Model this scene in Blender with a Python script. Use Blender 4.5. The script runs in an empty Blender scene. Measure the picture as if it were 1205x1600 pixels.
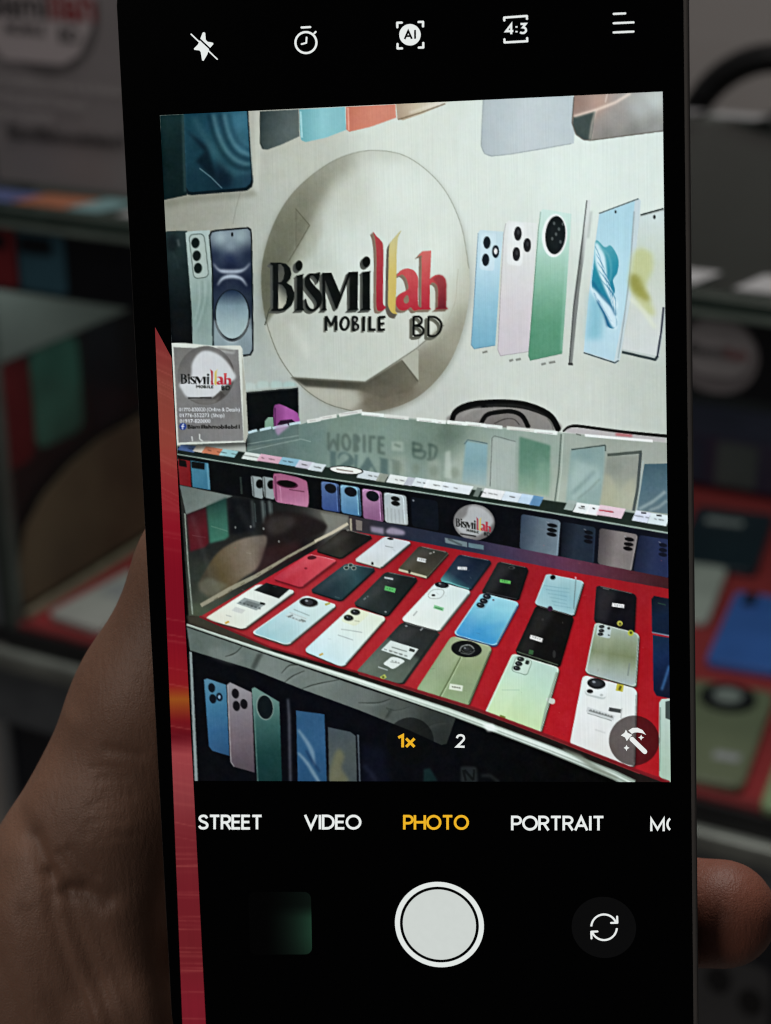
import bpy, bmesh, math
import numpy as np
from mathutils import Matrix, Vector

SC = bpy.context.scene
COL = SC.collection

# ---------------------------------------------------------------- camera
PITCH = math.radians(22.419)
cam_d = bpy.data.cameras.new("camera")
cam = bpy.data.objects.new("camera", cam_d)
COL.objects.link(cam)
cam.location = (0, 0, 1.5)
cam.rotation_euler = (math.pi / 2 - PITCH, 0, 0)
cam_d.sensor_fit = 'VERTICAL'
cam_d.sensor_height = 36.0
cam_d.lens = 59.99
cam_d.clip_start = 0.01
cam_d.clip_end = 50
cam_d.dof.use_dof = True
cam_d.dof.focus_distance = 0.2365
cam_d.dof.aperture_fstop = 25.0
SC.camera = cam
CAM_M = Matrix.Translation(cam.location) @ cam.rotation_euler.to_matrix().to_4x4()

# ---------------------------------------------------------------- light: a dim shop, one ceiling tube over the counter, one behind the viewer
world = bpy.data.worlds.new("World")
SC.world = world
world.use_nodes = True
world.node_tree.nodes["Background"].inputs[0].default_value = (0.90, 0.95, 1.0, 1)
world.node_tree.nodes["Background"].inputs[1].default_value = 0.020


def lamp(name, loc, target, sx, sy, watts, col):
    d = bpy.data.lights.new(name, 'AREA')
    d.shape = 'RECTANGLE'; d.size = sx; d.size_y = sy; d.energy = watts; d.color = col
    o = bpy.data.objects.new(name, d)
    COL.objects.link(o)
    o.location = loc
    o.rotation_euler = (Vector(target) - Vector(loc)).to_track_quat('-Z', 'Y').to_euler()
    return o


lamp("ceiling_lamp", (0.1, 1.0, 2.75), (0.0, 1.05, 0.8), 1.2, 0.25, 14, (1.0, 0.95, 0.90))
lamp("room_lamp", (-0.85, -0.5, 2.15), (-0.05, 0.2, 1.35), 0.5, 0.4, 3.3, (1.0, 0.93, 0.86))

SC.view_settings.view_transform = 'Standard'
SC.view_settings.look = 'None'
SC.view_settings.exposure = 0
SC.view_settings.gamma = 1
SC.view_settings.use_curve_mapping = False
SC.cycles.use_denoising = True
SC.cycles.filter_width = 1.15


# ---------------------------------------------------------------- helpers
def lin(c):
    c = np.asarray(c, float) / 255
    return np.where(c <= .04045, c / 12.92, ((c + .055) / 1.055) ** 2.4)


MATS = {}


def mat(name, col, rough=.6, var=.12, scale=60, bump=0, metal=0, spec=.5, coat=0, col2=None, dist=.0006):
    """Procedural surface: base colour broken up by two noises, a little relief."""
    if name in MATS:
        return MATS[name]
    m = bpy.data.materials.new(name)
    m.use_nodes = True
    nt = m.node_tree
    b = nt.nodes["Principled BSDF"]
    tc = nt.nodes.new("ShaderNodeTexCoord")
    n1 = nt.nodes.new("ShaderNodeTexNoise"); n1.inputs["Scale"].default_value = scale; n1.inputs["Detail"].default_value = 5
    nt.links.new(tc.outputs["Object"], n1.inputs["Vector"])
    rp = nt.nodes.new("ShaderNodeValToRGB")
    c = np.array(col); c2 = np.array(col2) if col2 is not None else c * (1 - var)
    rp.color_ramp.elements[0].position = .3; rp.color_ramp.elements[1].position = .72
    rp.color_ramp.elements[0].color = (*np.clip(c2, 0, 1), 1)
    rp.color_ramp.elements[1].color = (*np.clip(c * (1 + var * .5), 0, 1), 1)
    nt.links.new(n1.outputs["Fac"], rp.inputs["Fac"])
    nt.links.new(rp.outputs["Color"], b.inputs["Base Color"])
    b.inputs["Roughness"].default_value = rough
    b.inputs["Metallic"].default_value = metal
    b.inputs["Specular IOR Level"].default_value = spec
    b.inputs["Coat Weight"].default_value = coat
    b.inputs["Coat Roughness"].default_value = .05
    if bump:
        n2 = nt.nodes.new("ShaderNodeTexNoise"); n2.inputs["Scale"].default_value = scale * 4; n2.inputs["Detail"].default_value = 4
        nt.links.new(tc.outputs["Object"], n2.inputs["Vector"])
        bp = nt.nodes.new("ShaderNodeBump"); bp.inputs["Strength"].default_value = bump; bp.inputs["Distance"].default_value = dist
        nt.links.new(n2.outputs["Fac"], bp.inputs["Height"]); nt.links.new(bp.outputs["Normal"], b.inputs["Normal"])
    MATS[name] = m
    return m


def glass(name, col, alpha_fac):
    """Thin sheet glass: mostly clear, mirrors at an angle, green tint."""
    m = bpy.data.materials.new(name); m.use_nodes = True
    nt = m.node_tree; nt.nodes.clear()
    out = nt.nodes.new("ShaderNodeOutputMaterial")
    tr = nt.nodes.new("ShaderNodeBsdfTransparent"); tr.inputs[0].default_value = (*col, 1)
    gl = nt.nodes.new("ShaderNodeBsdfGlossy"); gl.inputs["Roughness"].default_value = .03
    lw = nt.nodes.new("ShaderNodeLayerWeight"); lw.inputs["Blend"].default_value = .5
    fr = nt.nodes.new("ShaderNodeMath"); fr.operation = 'POWER'; fr.inputs[1].default_value = 7.0
    nt.links.new(lw.outputs["Facing"], fr.inputs[0])
    ns = nt.nodes.new("ShaderNodeTexNoise"); ns.inputs["Scale"].default_value = 12
    mp = nt.nodes.new("ShaderNodeMapRange"); mp.inputs["To Min"].default_value = alpha_fac; mp.inputs["To Max"].default_value = alpha_fac * 1.6
    ad = nt.nodes.new("ShaderNodeMath"); ad.operation = 'ADD'; ad.use_clamp = True
    mx = nt.nodes.new("ShaderNodeMixShader")
    nt.links.new(ns.outputs["Fac"], mp.inputs["Value"]); nt.links.new(mp.outputs[0], ad.inputs[0]); nt.links.new(fr.outputs[0], ad.inputs[1])
    nt.links.new(ad.outputs[0], mx.inputs[0]); nt.links.new(tr.outputs[0], mx.inputs[1]); nt.links.new(gl.outputs[0], mx.inputs[2])
    nt.links.new(mx.outputs[0], out.inputs[0])
    return m


def emit(name, srgb, strength=1.0):
    """A lit area of the display: procedural pixel-row ripple on an even glow."""
    if name in MATS:
        return MATS[name]
    m = bpy.data.materials.new(name); m.use_nodes = True
    nt = m.node_tree
    b = nt.nodes["Principled BSDF"]
    b.inputs["Base Color"].default_value = (.005, .005, .006, 1); b.inputs["Roughness"].default_value = .12; b.inputs["Specular IOR Level"].default_value = .3
    tc = nt.nodes.new("ShaderNodeTexCoord")
    ns = nt.nodes.new("ShaderNodeTexNoise"); ns.inputs["Scale"].default_value = 900
    nt.links.new(tc.outputs["Object"], ns.inputs["Vector"])
    rp = nt.nodes.new("ShaderNodeValToRGB")
    c = lin(srgb)
    rp.color_ramp.elements[0].position = .3; rp.color_ramp.elements[1].position = .7
    rp.color_ramp.elements[0].color = (*(c * .985), 1); rp.color_ramp.elements[1].color = (*np.clip(c * 1.01, 0, 1), 1)
    nt.links.new(ns.outputs["Fac"], rp.inputs["Fac"]); nt.links.new(rp.outputs["Color"], b.inputs["Emission Color"])
    b.inputs["Emission Strength"].default_value = strength
    MATS[name] = m
    return m


def obj(name, verts, faces, m, parent=None, smooth=False):
    me = bpy.data.meshes.new(name)
    me.from_pydata([tuple(map(float, v)) for v in verts], [], [tuple(map(int, f)) for f in faces])
    me.validate()
    if m is not None:
        me.materials.append(m)
    if smooth:
        me.polygons.foreach_set("use_smooth", [True] * len(me.polygons))
    me.update()
    o = bpy.data.objects.new(name, me)
    COL.objects.link(o)
    o.parent = parent
    return o


def bobj(name, bm, m, parent=None, smooth=False):
    me = bpy.data.meshes.new(name)
    bmesh.ops.recalc_face_normals(bm, faces=bm.faces)
    bm.to_mesh(me); bm.free()
    me.materials.append(m)
    if smooth:
        me.polygons.foreach_set("use_smooth", [True] * len(me.polygons))
    o = bpy.data.objects.new(name, me)
    COL.objects.link(o)
    o.parent = parent
    return o


def tag(o, label=None, cat=None, group=None, kind=None):
    for k, v in (("label", label), ("category", cat), ("group", group), ("kind", kind)):
        if v:
            o[k] = v
    return o


def thing(name, M, label, cat, group=None):
    o = bpy.data.objects.new(name, None)
    o.empty_display_size = .02
    COL.objects.link(o)
    o.matrix_world = M
    return tag(o, label, cat, group)


def bevel_all(bm, r, seg=2):
    bmesh.ops.bevel(bm, geom=list(bm.edges), offset=r, segments=seg, profile=.5, affect='EDGES')


def box(name, lo, hi, m, parent=None, r=0.0, seg=2):
    bm = bmesh.new()
    bmesh.ops.create_cube(bm, size=1)
    lo, hi = Vector(lo), Vector(hi)
    for v in bm.verts:
        v.co = Vector([lo[i] + (v.co[i] + .5) * (hi[i] - lo[i]) for i in range(3)])
    if r:
        bevel_all(bm, r, seg)
    return bobj(name, bm, m, parent, bool(r) and seg > 2)


def rrect(x0, y0, x1, y1, r, n=6):
    t = np.linspace(0, math.pi / 2, n)
    P = []
    for cx, cy, a in ((x1 - r, y1 - r, 0), (x0 + r, y1 - r, math.pi / 2), (x0 + r, y0 + r, math.pi), (x1 - r, y0 + r, 1.5 * math.pi)):
        P += [(cx + r * math.cos(a + q), cy + r * math.sin(a + q)) for q in t]
    return P


def prism(name, poly, z0, z1, m, parent=None, r=0.0, frame=None, seg=2, smooth=False):
    """A flat outline given thickness (optionally rounded over at its front and back edge)."""
    bm = bmesh.new()
    vs = [bm.verts.new((x, y, z1)) for x, y in poly]
    f = bm.faces.new(vs)
    g = bmesh.ops.extrude_face_region(bm, geom=[f])
    for v in [e for e in g["geom"] if isinstance(e, bmesh.types.BMVert)]:
        v.co.z = z0
    if r:
        ed = [e for e in bm.edges if abs(e.verts[0].co.z - e.verts[1].co.z) < 1e-7]
        bmesh.ops.bevel(bm, geom=ed, offset=r, segments=seg, profile=.5, affect='EDGES')
    if frame is not None:
        bm.transform(frame)
    return bobj(name, bm, m, parent, smooth)


def tube(name, pts, r, m, parent=None, n=10, curve=True):
    P = [Vector(p) for p in (spl3(pts) if curve else pts)]
    bm = bmesh.new()
    rings = []
    for i, p in enumerate(P):
        d = (P[min(i + 1, len(P) - 1)] - P[max(i - 1, 0)]).normalized()
        a = d.cross(Vector((.13, .21, 1))).normalized(); b = d.cross(a)
        rr = r[0] + (r[1] - r[0]) * i / (len(P) - 1) if isinstance(r, tuple) else r
        rings.append([bm.verts.new(p + (a * math.cos(2 * math.pi * k / n) + b * math.sin(2 * math.pi * k / n)) * rr) for k in range(n)])
    for A, B in zip(rings, rings[1:]):
        for k in range(n):
            bm.faces.new((A[k], A[(k + 1) % n], B[(k + 1) % n], B[k]))
    bm.faces.new(rings[0][::-1]); bm.faces.new(rings[-1])
    return bobj(name, bm, m, parent, True)


def spl3(pts, n=8):
    P = np.array(pts, float); out = []
    for i in range(len(P) - 1):
        a, b, c, d = P[max(i - 1, 0)], P[i], P[i + 1], P[min(i + 2, len(P) - 1)]
        for t in np.arange(n) / n:
            out.append(.5 * ((2 * b) + (c - a) * t + (2 * a - 5 * b + 4 * c - d) * t * t + (3 * b - a - 3 * c + d) * t ** 3))
    out.append(P[-1])
    return out


def text_mesh(s, bold=0.0, shear=0.0, spacing=1.0):
    """(points, triangles) of a line of lettering, unit cap box unscaled."""
    cu = bpy.data.curves.new("lettering", 'FONT')
    cu.body = s; cu.offset = bold; cu.shear = shear; cu.space_character = spacing; cu.resolution_u = 5
    o = bpy.data.objects.new("lettering", cu)
    COL.objects.link(o)
    dg = bpy.context.evaluated_depsgraph_get()
    me = bpy.data.meshes.new_from_object(o.evaluated_get(dg))
    me.calc_loop_triangles()
    V = np.zeros(len(me.vertices) * 3, np.float32); me.vertices.foreach_get("co", V)
    Tt = np.zeros(len(me.loop_triangles) * 3, np.int32); me.loop_triangles.foreach_get("vertices", Tt)
    bpy.data.objects.remove(o); bpy.data.curves.remove(cu); bpy.data.meshes.remove(me)
    return V.reshape(-1, 3)[:, :2].astype(float), Tt.reshape(-1, 3)


# ---------------------------------------------------------------- the phone's place in the hand (rotation and millimetres, seen from the camera)
PR = Matrix(((0.99207, -0.0343, -0.12093), (0.01699, 0.98981, -0.14136), (0.12455, 0.13818, 0.98254)))
PT = Vector((4.454, 8.316, -235.925)) * .001
PHONE_M = CAM_M @ (Matrix.Translation(PT) @ PR.to_4x4())
FPX = 2666.28
_R = np.array(PR); _T = np.array(PT)


def disp(x, y, z=0.0):
    """Traced picture position -> metres on the phone's own front plane (z = height over the glass)."""
    d = np.array([(x - 602.5) / FPX, -(y - 800) / FPX, -1.0])
    nrm = _R[:, 2]
    k = ((_T + nrm * z) @ nrm) / (d @ nrm)
    q = _R.T @ (d * k - _T)
    return q[0], q[1]


def undisp(X, Y):
    p = np.stack([X, Y, np.zeros_like(X)], -1) @ _R.T + _T
    return 602.5 + FPX * p[..., 0] / -p[..., 2], 800 - FPX * p[..., 1] / -p[..., 2]
# ---------------------------------------------------------------- the shop: counter frame (x to the right along its front, y into it, z up; origin on the front top edge)
KS = .75
_e = Vector((-0.892350407, 0.451343274, 0)); _n = Vector((0.451343274, 0.892350407, 0))
_ray = Vector(((1140 - 602.5) / FPX, 0, 0)) + Vector((0, math.sin(PITCH), math.cos(PITCH))) * ((800 - 462) / FPX) + Vector((0, math.cos(PITCH), -math.sin(PITCH)))
CO = Vector(cam.location) + _ray * (1.5 * KS)
COUNTER_M = Matrix(((-_e.x, _n.x, 0, CO.x), (-_e.y, _n.y, 0, CO.y), (0, 0, 1, CO.z), (0, 0, 0, 1)))
FLOOR_Z = -CO.z

m_wall = mat("wall_print", (.46, .43, .42), .7, .08, 3, .1)
m_floor = mat("floor_tile", (.30, .28, .26), .4, .15, 4, .1)
wall = obj("wall", [(-1.6, 1.3, FLOOR_Z), (1.4, 1.3, FLOOR_Z), (1.4, 1.3, 1.5), (-1.6, 1.3, 1.5), (-1.6, 1.34, FLOOR_Z), (1.4, 1.34, FLOOR_Z), (1.4, 1.34, 1.5), (-1.6, 1.34, 1.5)],
           [(0, 1, 2, 3), (7, 6, 5, 4), (3, 2, 6, 7), (0, 4, 5, 1), (0, 3, 7, 4), (1, 5, 6, 2)], m_wall)
wall.matrix_world = COUNTER_M
tag(wall, kind="structure", label="pale grey printed shop wall behind the counter")
floor = obj("floor", [(-2, -2, FLOOR_Z), (1.6, -2, FLOOR_Z), (1.6, 1.3, FLOOR_Z), (-2, 1.3, FLOOR_Z)], [(0, 1, 2, 3)], m_floor)
floor.matrix_world = COUNTER_M
tag(floor, kind="structure", label="dim tiled shop floor")

# ---------------------------------------------------------------- the glass display counter
m_black = mat("black_strip", (.006, .006, .009), .35, .2, 30)
m_edge = mat("glass_edge", (.03, .05, .04), .2, .3, 40)
m_edge_lit = mat("glass_rim", (.20, .25, .22), .3, .2, 40)
m_alu = mat("aluminium_rail", (.34, .36, .33), .42, .3, 25, .1, metal=.35)
m_marble = mat("marble_band", (.24, .255, .265), .35, .1, 9, 0, col2=(.05, .06, .075))
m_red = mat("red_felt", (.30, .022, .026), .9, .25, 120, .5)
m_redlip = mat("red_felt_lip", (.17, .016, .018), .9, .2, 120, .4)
m_dark = mat("dark_panel", (.016, .016, .018), .5, .3, 12)
m_grey = mat("grey_board", (.22, .24, .23), .6, .12, 8)
m_tan = mat("raw_wood", (.24, .20, .14), .7, .3, 40, .3)
m_poster = mat("poster_navy", (.010, .012, .02), .35, .3, 10)
m_glass = glass("pane_glass", (.92, .95, .94), .012)
m_topglass = glass("top_glass", (.66, .78, .73), .035)

XL, XR = -.655, .30
case_fill = bpy.data.lights.new("counter_fill_light", 'AREA'); case_fill.shape = 'RECTANGLE'; case_fill.size = .9; case_fill.size_y = .012; case_fill.energy = .55; case_fill.color = (.96, 1, .98)
case_fill_o = bpy.data.objects.new("counter_fill_light", case_fill); COL.objects.link(case_fill_o)
case_fill_o.matrix_world = COUNTER_M @ Matrix.Translation((-.18, .03, -.03)) @ Matrix.Rotation(math.radians(25), 4, 'X')     # added fill inside the case, hidden behind the black board, brightens the side panel
ct = thing("display_counter", COUNTER_M, "glass display counter with a red felt floor and black printed strip", "counter")
box("top_glass", (XL, .012, -.008), (XR, .72, -.001), m_topglass, ct)
box("front_edge", (XL, -.006, -.010), (XR, .010, -.001), m_edge, ct, .001)
box("edge_line", (XL, -.0075, -.0145), (XR, -.001, -.0105), m_edge_lit, ct)
box("strip_board", (XL, 0, -.070), (XR, .006, -.015), m_black, ct)
box("back_panel", (XL, .705, -.385), (XR, .72, -.012), m_dark, ct)
box("inner_back_board", (XL + .02, .60, -.375), (XR, .700, -.32), mat("purple_board", (.035, .03, .06), .4, .3, 20), ct)  # purple board at the back of the case, behind the felt
on_board = [(-.205, -.175, (.02, .03, .06)), (-.162, -.118, (.07, .085, .085)), (-.30, -.26, (.05, .06, .09)), (-.105, -.06, (.04, .03, .06))]
box("felt_floor", (-.626, .016, -.395), (XR, .635, -.3835), m_red, ct)
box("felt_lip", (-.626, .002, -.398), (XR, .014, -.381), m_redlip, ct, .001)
box("dark_ledge", (XL, -.004, -.4005), (XR, .0, -.384), m_dark, ct)
box("rail", (XL - .01, -.016, -.420), (XR, -.0045, -.4015), m_alu, ct, .003, 3)
box("marble_band", (XL - .01, -.010, -.478), (XR, .006, -.4205), m_marble, ct, .0005, 1)
box("base_panel", (XL + .01, -.004, FLOOR_Z), (XR, .004, -.479), m_poster, ct)
for i, (x0, x1, z0, z1, c) in enumerate(((-.60, -.53, -.70, -.52, (.06, .10, .14)), (-.51, -.44, -.71, -.53, (.12, .11, .12)), (.015, .075, -.70, -.512, (.085, .085, .09)), (.095, .16, -.70, -.505, (.07, .08, .10)))):
    fr = Matrix(((1, 0, 0, 0), (0, 0, -1, -.0045), (0, 1, 0, 0), (0, 0, 0, 1)))
    pp = prism("poster_phone", rrect(x0, z0, x1, z1, .01), 0, .0008, mat("poster_print_%s" % "abcd"[i], c, .5, .2, 20), ct, frame=fr)
    fr = Matrix(((1, 0, 0, 0), (0, 0, -1, -.0056), (0, 1, 0, 0), (0, 0, 0, 1)))
    for q in range(2):
        prism("poster_lens", [(x0 + .02 + q * .026 + .010 * math.cos(a), z1 - .022 - q * .012 + .012 * math.sin(a)) for a in np.linspace(0, 2 * math.pi, 20, endpoint=False)], 0, .0006, m_black, pp, frame=fr)
box("base_side", (XL + .012, .005, FLOOR_Z), (XL + .02, .70, -.40), m_dark, ct)
box("base_post", (XL + .004, -.010, FLOOR_Z), (XL + .0165, -.0045, -.479), mat("pale_trim", (.20, .21, .22), .5, .1, 20), ct)
box("corner_post", (-.6395, .0, -.3995), (-.6255, .012, -.0705), mat("glass_post", (.075, .095, .085), .25, .2, 20), ct, .002)
box("side_pane", (-.6365, .0125, -.3995), (-.6325, .70, -.0705), m_glass, ct)
box("side_back", (-.652, .012, -.3995), (-.640, .70, -.1455), m_dark, ct)
box("side_band", (-.652, .0125, -.1445), (-.638, .70, -.0712), m_grey, ct)
box("side_rail", (-.6315, .018, -.383), (-.624, .63, -.3765), m_tan, ct, .001)


def side_shape(name, y0, z0, y1, z1, m, r=.012):
    """A flat coloured panel on the side board, for shapes seen in the pane."""
    fr = Matrix(((0, 0, 1, -.6396), (1, 0, 0, 0), (0, 1, 0, 0), (0, 0, 0, 1)))
    return prism(name, rrect(y0, z0, y1, z1, r), 0, .0008, m, ct, frame=fr)


side_shape("printed_phone", .018, -.243, .063, -.147, mat("panel_dark_red", (.16, .018, .022), .5, .3, 25))  # plain dark red panel for a shape seen in the pane
side_shape("printed_phone", .066, -.238, .136, -.1475, mat("panel_green", (.06, .17, .135), .5, .35, 18))  # plain green panel for a shape seen in the pane
side_shape("printed_phone", .15, -.25, .20, -.1475, mat("panel_ink", (.018, .02, .026), .5, .3, 18))  # plain dark panel for a shape seen in the pane
# brown curved sheet standing in for a reflection seen in the side pane
pts = [(.016, -.335), (.03, -.30), (.06, -.278), (.10, -.262), (.15, -.252), (.24, -.25), (.30, -.27), (.30, -.371), (.02, -.371)]
fr = Matrix(((0, 0, 1, -.6318), (1, 0, 0, 0), (0, 1, 0, 0), (0, 0, 0, 1)))
card = prism("pane_reflection", pts, 0, .0015, mat("reflection_brown", (.13, .095, .055), .7, .35, 9, .2, col2=(.07, .045, .028)), None, frame=fr)  # card: the sheet standing in for the pane reflection
card.matrix_world = COUNTER_M
tag(card, "curved brown sheet standing in for a reflection in the left pane of the counter", "reflection")


def on_strip(name, x0, z0, x1, z1, m, r=.004, parent=ct, y=-.0011):
    fr = Matrix(((1, 0, 0, 0), (0, 0, 1, y), (0, 1, 0, 0), (0, 0, 0, 1)))
    return prism(name, rrect(x0, z0, x1, z1, r), 0, .0009, m, parent, frame=fr)


def printed(x0, x1, m, lens=None, z0=-.066, z1=-.018):
    p = on_strip("printed_phone", x0, z0, x1, z1, m)
    if lens:
        on_strip("printed_lens", x0 + (x1 - x0) * lens[0], z1 - lens[3], x0 + (x1 - x0) * lens[1], z1 - lens[2], m_black, .002, p, -.0021)
    return p


printed(-.652, -.5905, mat("print_red", (.22, .02, .025), .5, .2, 30), (.45, .86, .004, .017))
printed(-.587, -.541, mat("print_blue", (.045, .13, .18), .5, .2, 30), (.04, .74, .003, .017))
for i, (x, c) in enumerate(((-.44, (.2, .22, .22)), (-.40, (.26, .1, .17)), (-.34, (.05, .09, .2)), (-.305, (.09, .2, .3)), (-.27, (.2, .1, .17)), (-.235, (.25, .27, .27)))):
    printed(x, x + .033, mat("print_hue_%s" % "abcdef"[i], c, .5, .2, 30), (.25, .75, .005, .014))
disc = on_strip("round_logo_print", -.0335, -.068, .0235, -.016, mat("logo_disc", (.22, .20, .21), .5, .15, 25), .0255)
dsc2 = on_strip("logo_face", -.028, -.056, .019, -.020, mat("logo_face", (.36, .34, .35), .5, .1, 25), .016, disc, -.0021)
V, Tt = text_mesh("Bismillah", .012)
s = .040 / np.ptp(V[:, 0])
for sub, x0, mm in (("Bismi", 0, m_black), ("llah", 1, mat("logo_red", (.22, .02, .025), .5, .2, 30))):
    V2, T2 = text_mesh(sub, .012)
    off = -.024 if x0 == 0 else -.024 + (np.ptp(V[:, 0]) - np.ptp(V2[:, 0])) * s
    obj("lettering", [((v[0] - V2[:, 0].min()) * s + off, -.0034, v[1] * s - .042) for v in V2], T2, mm, disc)
for i, (x, c) in enumerate(((.055, (.12, .17, .22)), (.125, (.04, .06, .1)), (.195, (.2, .18, .18)))):
    printed(x, x + .055, mat("print_tone_%s" % "abc"[i], c, .5, .2, 30), (.7, .92, .006, .02))

for i, (x0, x1, c) in enumerate(on_board):
    fr = Matrix(((1, 0, 0, 0), (0, 0, 1, .5988), (0, 1, 0, 0), (0, 0, 0, 1)))
    prism("printed_phone", rrect(x0, -.372, x1, -.324, .004), 0, .0009, mat("board_print_%s" % "abcd"[i], c, .5, .2, 30), ct, frame=fr)
# stickers along the near and far edges of the top glass
rs2 = np.random.RandomState(7)
STK = {k: mat("sticker_" + k, c, .5, .15, 60) for k, c in dict(blue=(.10, .13, .30), orange=(.40, .15, .08), cyan=(.20, .36, .38), white=(.52, .53, .55), pale=(.33, .33, .35), pink=(.5, .34, .36), dark=(.05, .06, .06)).items()}


def sticker(x0, x1, y0, y1, k):
    sk = .2 * (y1 - y0)
    a = float(rs2.rand() * .002)
    prism("sticker", [(x0, y0), (x1, y0), (x1 + sk + a, y1), (x0 + sk, y1)], .0002, .0007, STK[k], ct)


for x0, x1, k in ((-.652, -.607, "blue"), (-.604, -.553, "orange"), (-.550, -.519, "cyan"), (-.50, -.47, "white"), (-.46, -.42, "pink"), (-.40, -.36, "cyan"), (-.35, -.31, "white"), (-.26, -.22, "white"), (-.20, -.16, "pale"),
                 (-.14, -.10, "white"), (-.08, -.055, "pale"), (-.052, -.030, "white"), (-.002, .042, "white"), (.05, .09, "white"), (.11, .15, "pink")):
    sticker(x0, x1, .016, .016 + .036 + .01 * rs2.rand(), k)
for i in range(9):
    x = -.36 + i * .068
    sticker(x, x + .05 + .01 * rs2.rand(), .68, .712, ("pink", "pale", "white", "pale", "pink", "pale", "white", "pink", "pale")[i])


# ---------------------------------------------------------------- phones laid out on the felt
def shop_phone(label, cx, cy, w, h, rot, m, lens=None, extra=None):
    """One second-hand phone lying face down: shell, camera island with its lens, paper tag."""
    t = thing("display_phone", COUNTER_M @ Matrix.Translation((cx, cy, -.3832)) @ Matrix.Rotation(math.radians(rot), 4, 'Z'), label, "phone", "phones laid out on the red felt")
    prism("back_shell", rrect(-w / 2, -h / 2, w / 2, h / 2, .009), 0, .008, m, t, .002)
    if lens == "ring":
        bm = bmesh.new()
        bmesh.ops.create_cone(bm, cap_ends=True, segments=28, radius1=w * .33, radius2=w * .32, depth=.003)
        bmesh.ops.translate(bm, verts=bm.verts, vec=(0, h * .33, .0097))
        isl = bobj("camera_island", bm, m_black, t)
        bm = bmesh.new()
        bmesh.ops.create_cone(bm, cap_ends=True, segments=24, radius1=w * .17, radius2=w * .16, depth=.001)
        bmesh.ops.translate(bm, verts=bm.verts, vec=(0, h * .33, .0119))
        bobj("lens_glass", bm, m_grey, isl)
    elif lens == "bar":
        prism("camera_island", rrect(-w * .42, h * .30, w * .42, h * .44, .006), .0082, .0105, m_black, t, .0006)
    elif lens == "corner":
        isl = prism("camera_island", rrect(-w * .44, h * .24, -w * .04, h * .46, .006), .0082, .0102, m, t, .0006)
        for q in (.40, .30):
            bm = bmesh.new()
            bmesh.ops.create_cone(bm, cap_ends=True, segments=18, radius1=.0065, radius2=.006, depth=.0015)
            bmesh.ops.translate(bm, verts=bm.verts, vec=(-w * .25, h * q, .0112))
            bobj("lens_glass", bm, m_black, isl)
    if extra:
        prism("paper_tag", rrect(extra[0], extra[1], extra[2], extra[3], .002), .0082, .0086, STK["pale"], t)
    return t


pc = {k: mat("shell_" + k, c, r, .15, 20, coat=.2) for k, c, r in (("white", (.42, .42, .40), .35), ("cyan", (.36, .48, .48), .3), ("black", (.012, .014, .018), .3), ("navy", (.010, .022, .034), .3), ("blue", (.05, .14, .48), .3),
                                                                      ("olive", (.15, .17, .105), .4), ("lime", (.26, .38, .20), .4), ("teal", (.03, .07, .08), .3), ("cream", (.4, .4, .3), .4))}
# at the left, beside the thumb
shop_phone("white phone at the left end of the felt with a black camera bar", -.5725, .088, .062, .135, -6, pc["white"], "bar", (-.02, -.01, .018, .02))
shop_phone("pale cyan phone second from the left end of the front row", -.49, .085, .06, .14, -5, pc["cyan"], "ring")
# at the right, beside the phone's silver edge
shop_phone("near-black blue phone in the back row with a small white tag", -.112, .472, .080, .150, 8, pc["navy"], None, (-.026, .030, .012, .043))
shop_phone("white phone between the dark phone and the bright blue phone", -.1085, .335, .058, .125, 8, pc["white"], "corner")
shop_phone("bright blue phone in the middle row right of the hand-held phone", -.0265, .282, .066, .150, 6, pc["blue"], "corner")
shop_phone("olive green phone with a large round camera at the felt's front", -.0085, .092, .070, .158, 6, pc["olive"], "ring", (.006, -.045, .026, -.034))
shop_phone("light green phone at the front edge, rightmost in view", .079, .075, .066, .15, 5, pc["lime"], "corner")
shop_phone("black phone behind the light green one at the right", .070, .236, .064, .145, 5, pc["black"], None, (-.02, -.02, .01, -.01))

# ---------------------------------------------------------------- the shop card standing on the counter
m_card = mat("card_grey", (.30, .275, .285), .6, .1, 12)
sg = thing("shop_card", COUNTER_M @ Matrix.Translation((-.592, .076, 0)), "grey shop card with a white round logo standing on the counter's left end", "sign")
box("board", (-.075, 0, .0012), (.075, .012, .205), m_card, sg, .0015)
fr = Matrix(((1, 0, 0, 0), (0, 0, -1, -.0005), (0, 1, 0, 0), (0, 0, 0, 1)))
prism("round_logo", [(-.012 + .056 * math.cos(a), .148 + .052 * math.sin(a)) for a in np.linspace(0, 2 * math.pi, 40, endpoint=False)], 0, .0006, mat("logo_dark_grey", (.14, .13, .135), .6, .15, 20), sg, frame=fr)  # dark grey ground of the printed logo
fr2 = Matrix(((1, 0, 0, 0), (0, 0, -1, -.0013), (0, 1, 0, 0), (0, 0, 0, 1)))
prism("logo_face", [(-.066, .118), (-.055, .104), (.006, .1035), (.022, .112), (.036, .135), (.042, .158), (.02, .188), (-.02, .196), (-.05, .17), (-.068, .14)], 0, .0006, mat("card_white", (.58, .52, .54), .6, .05, 20), sg, frame=fr2)


def card_text(s, x, z, w, m, bold=.012):
    V, Tt = text_mesh(s, bold)
    k = w / np.ptp(V[:, 0])
    obj("lettering", [((v[0] - V[:, 0].min()) * k + x, -.0024, v[1] * k + z) for v in V], Tt, m, sg)


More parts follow.
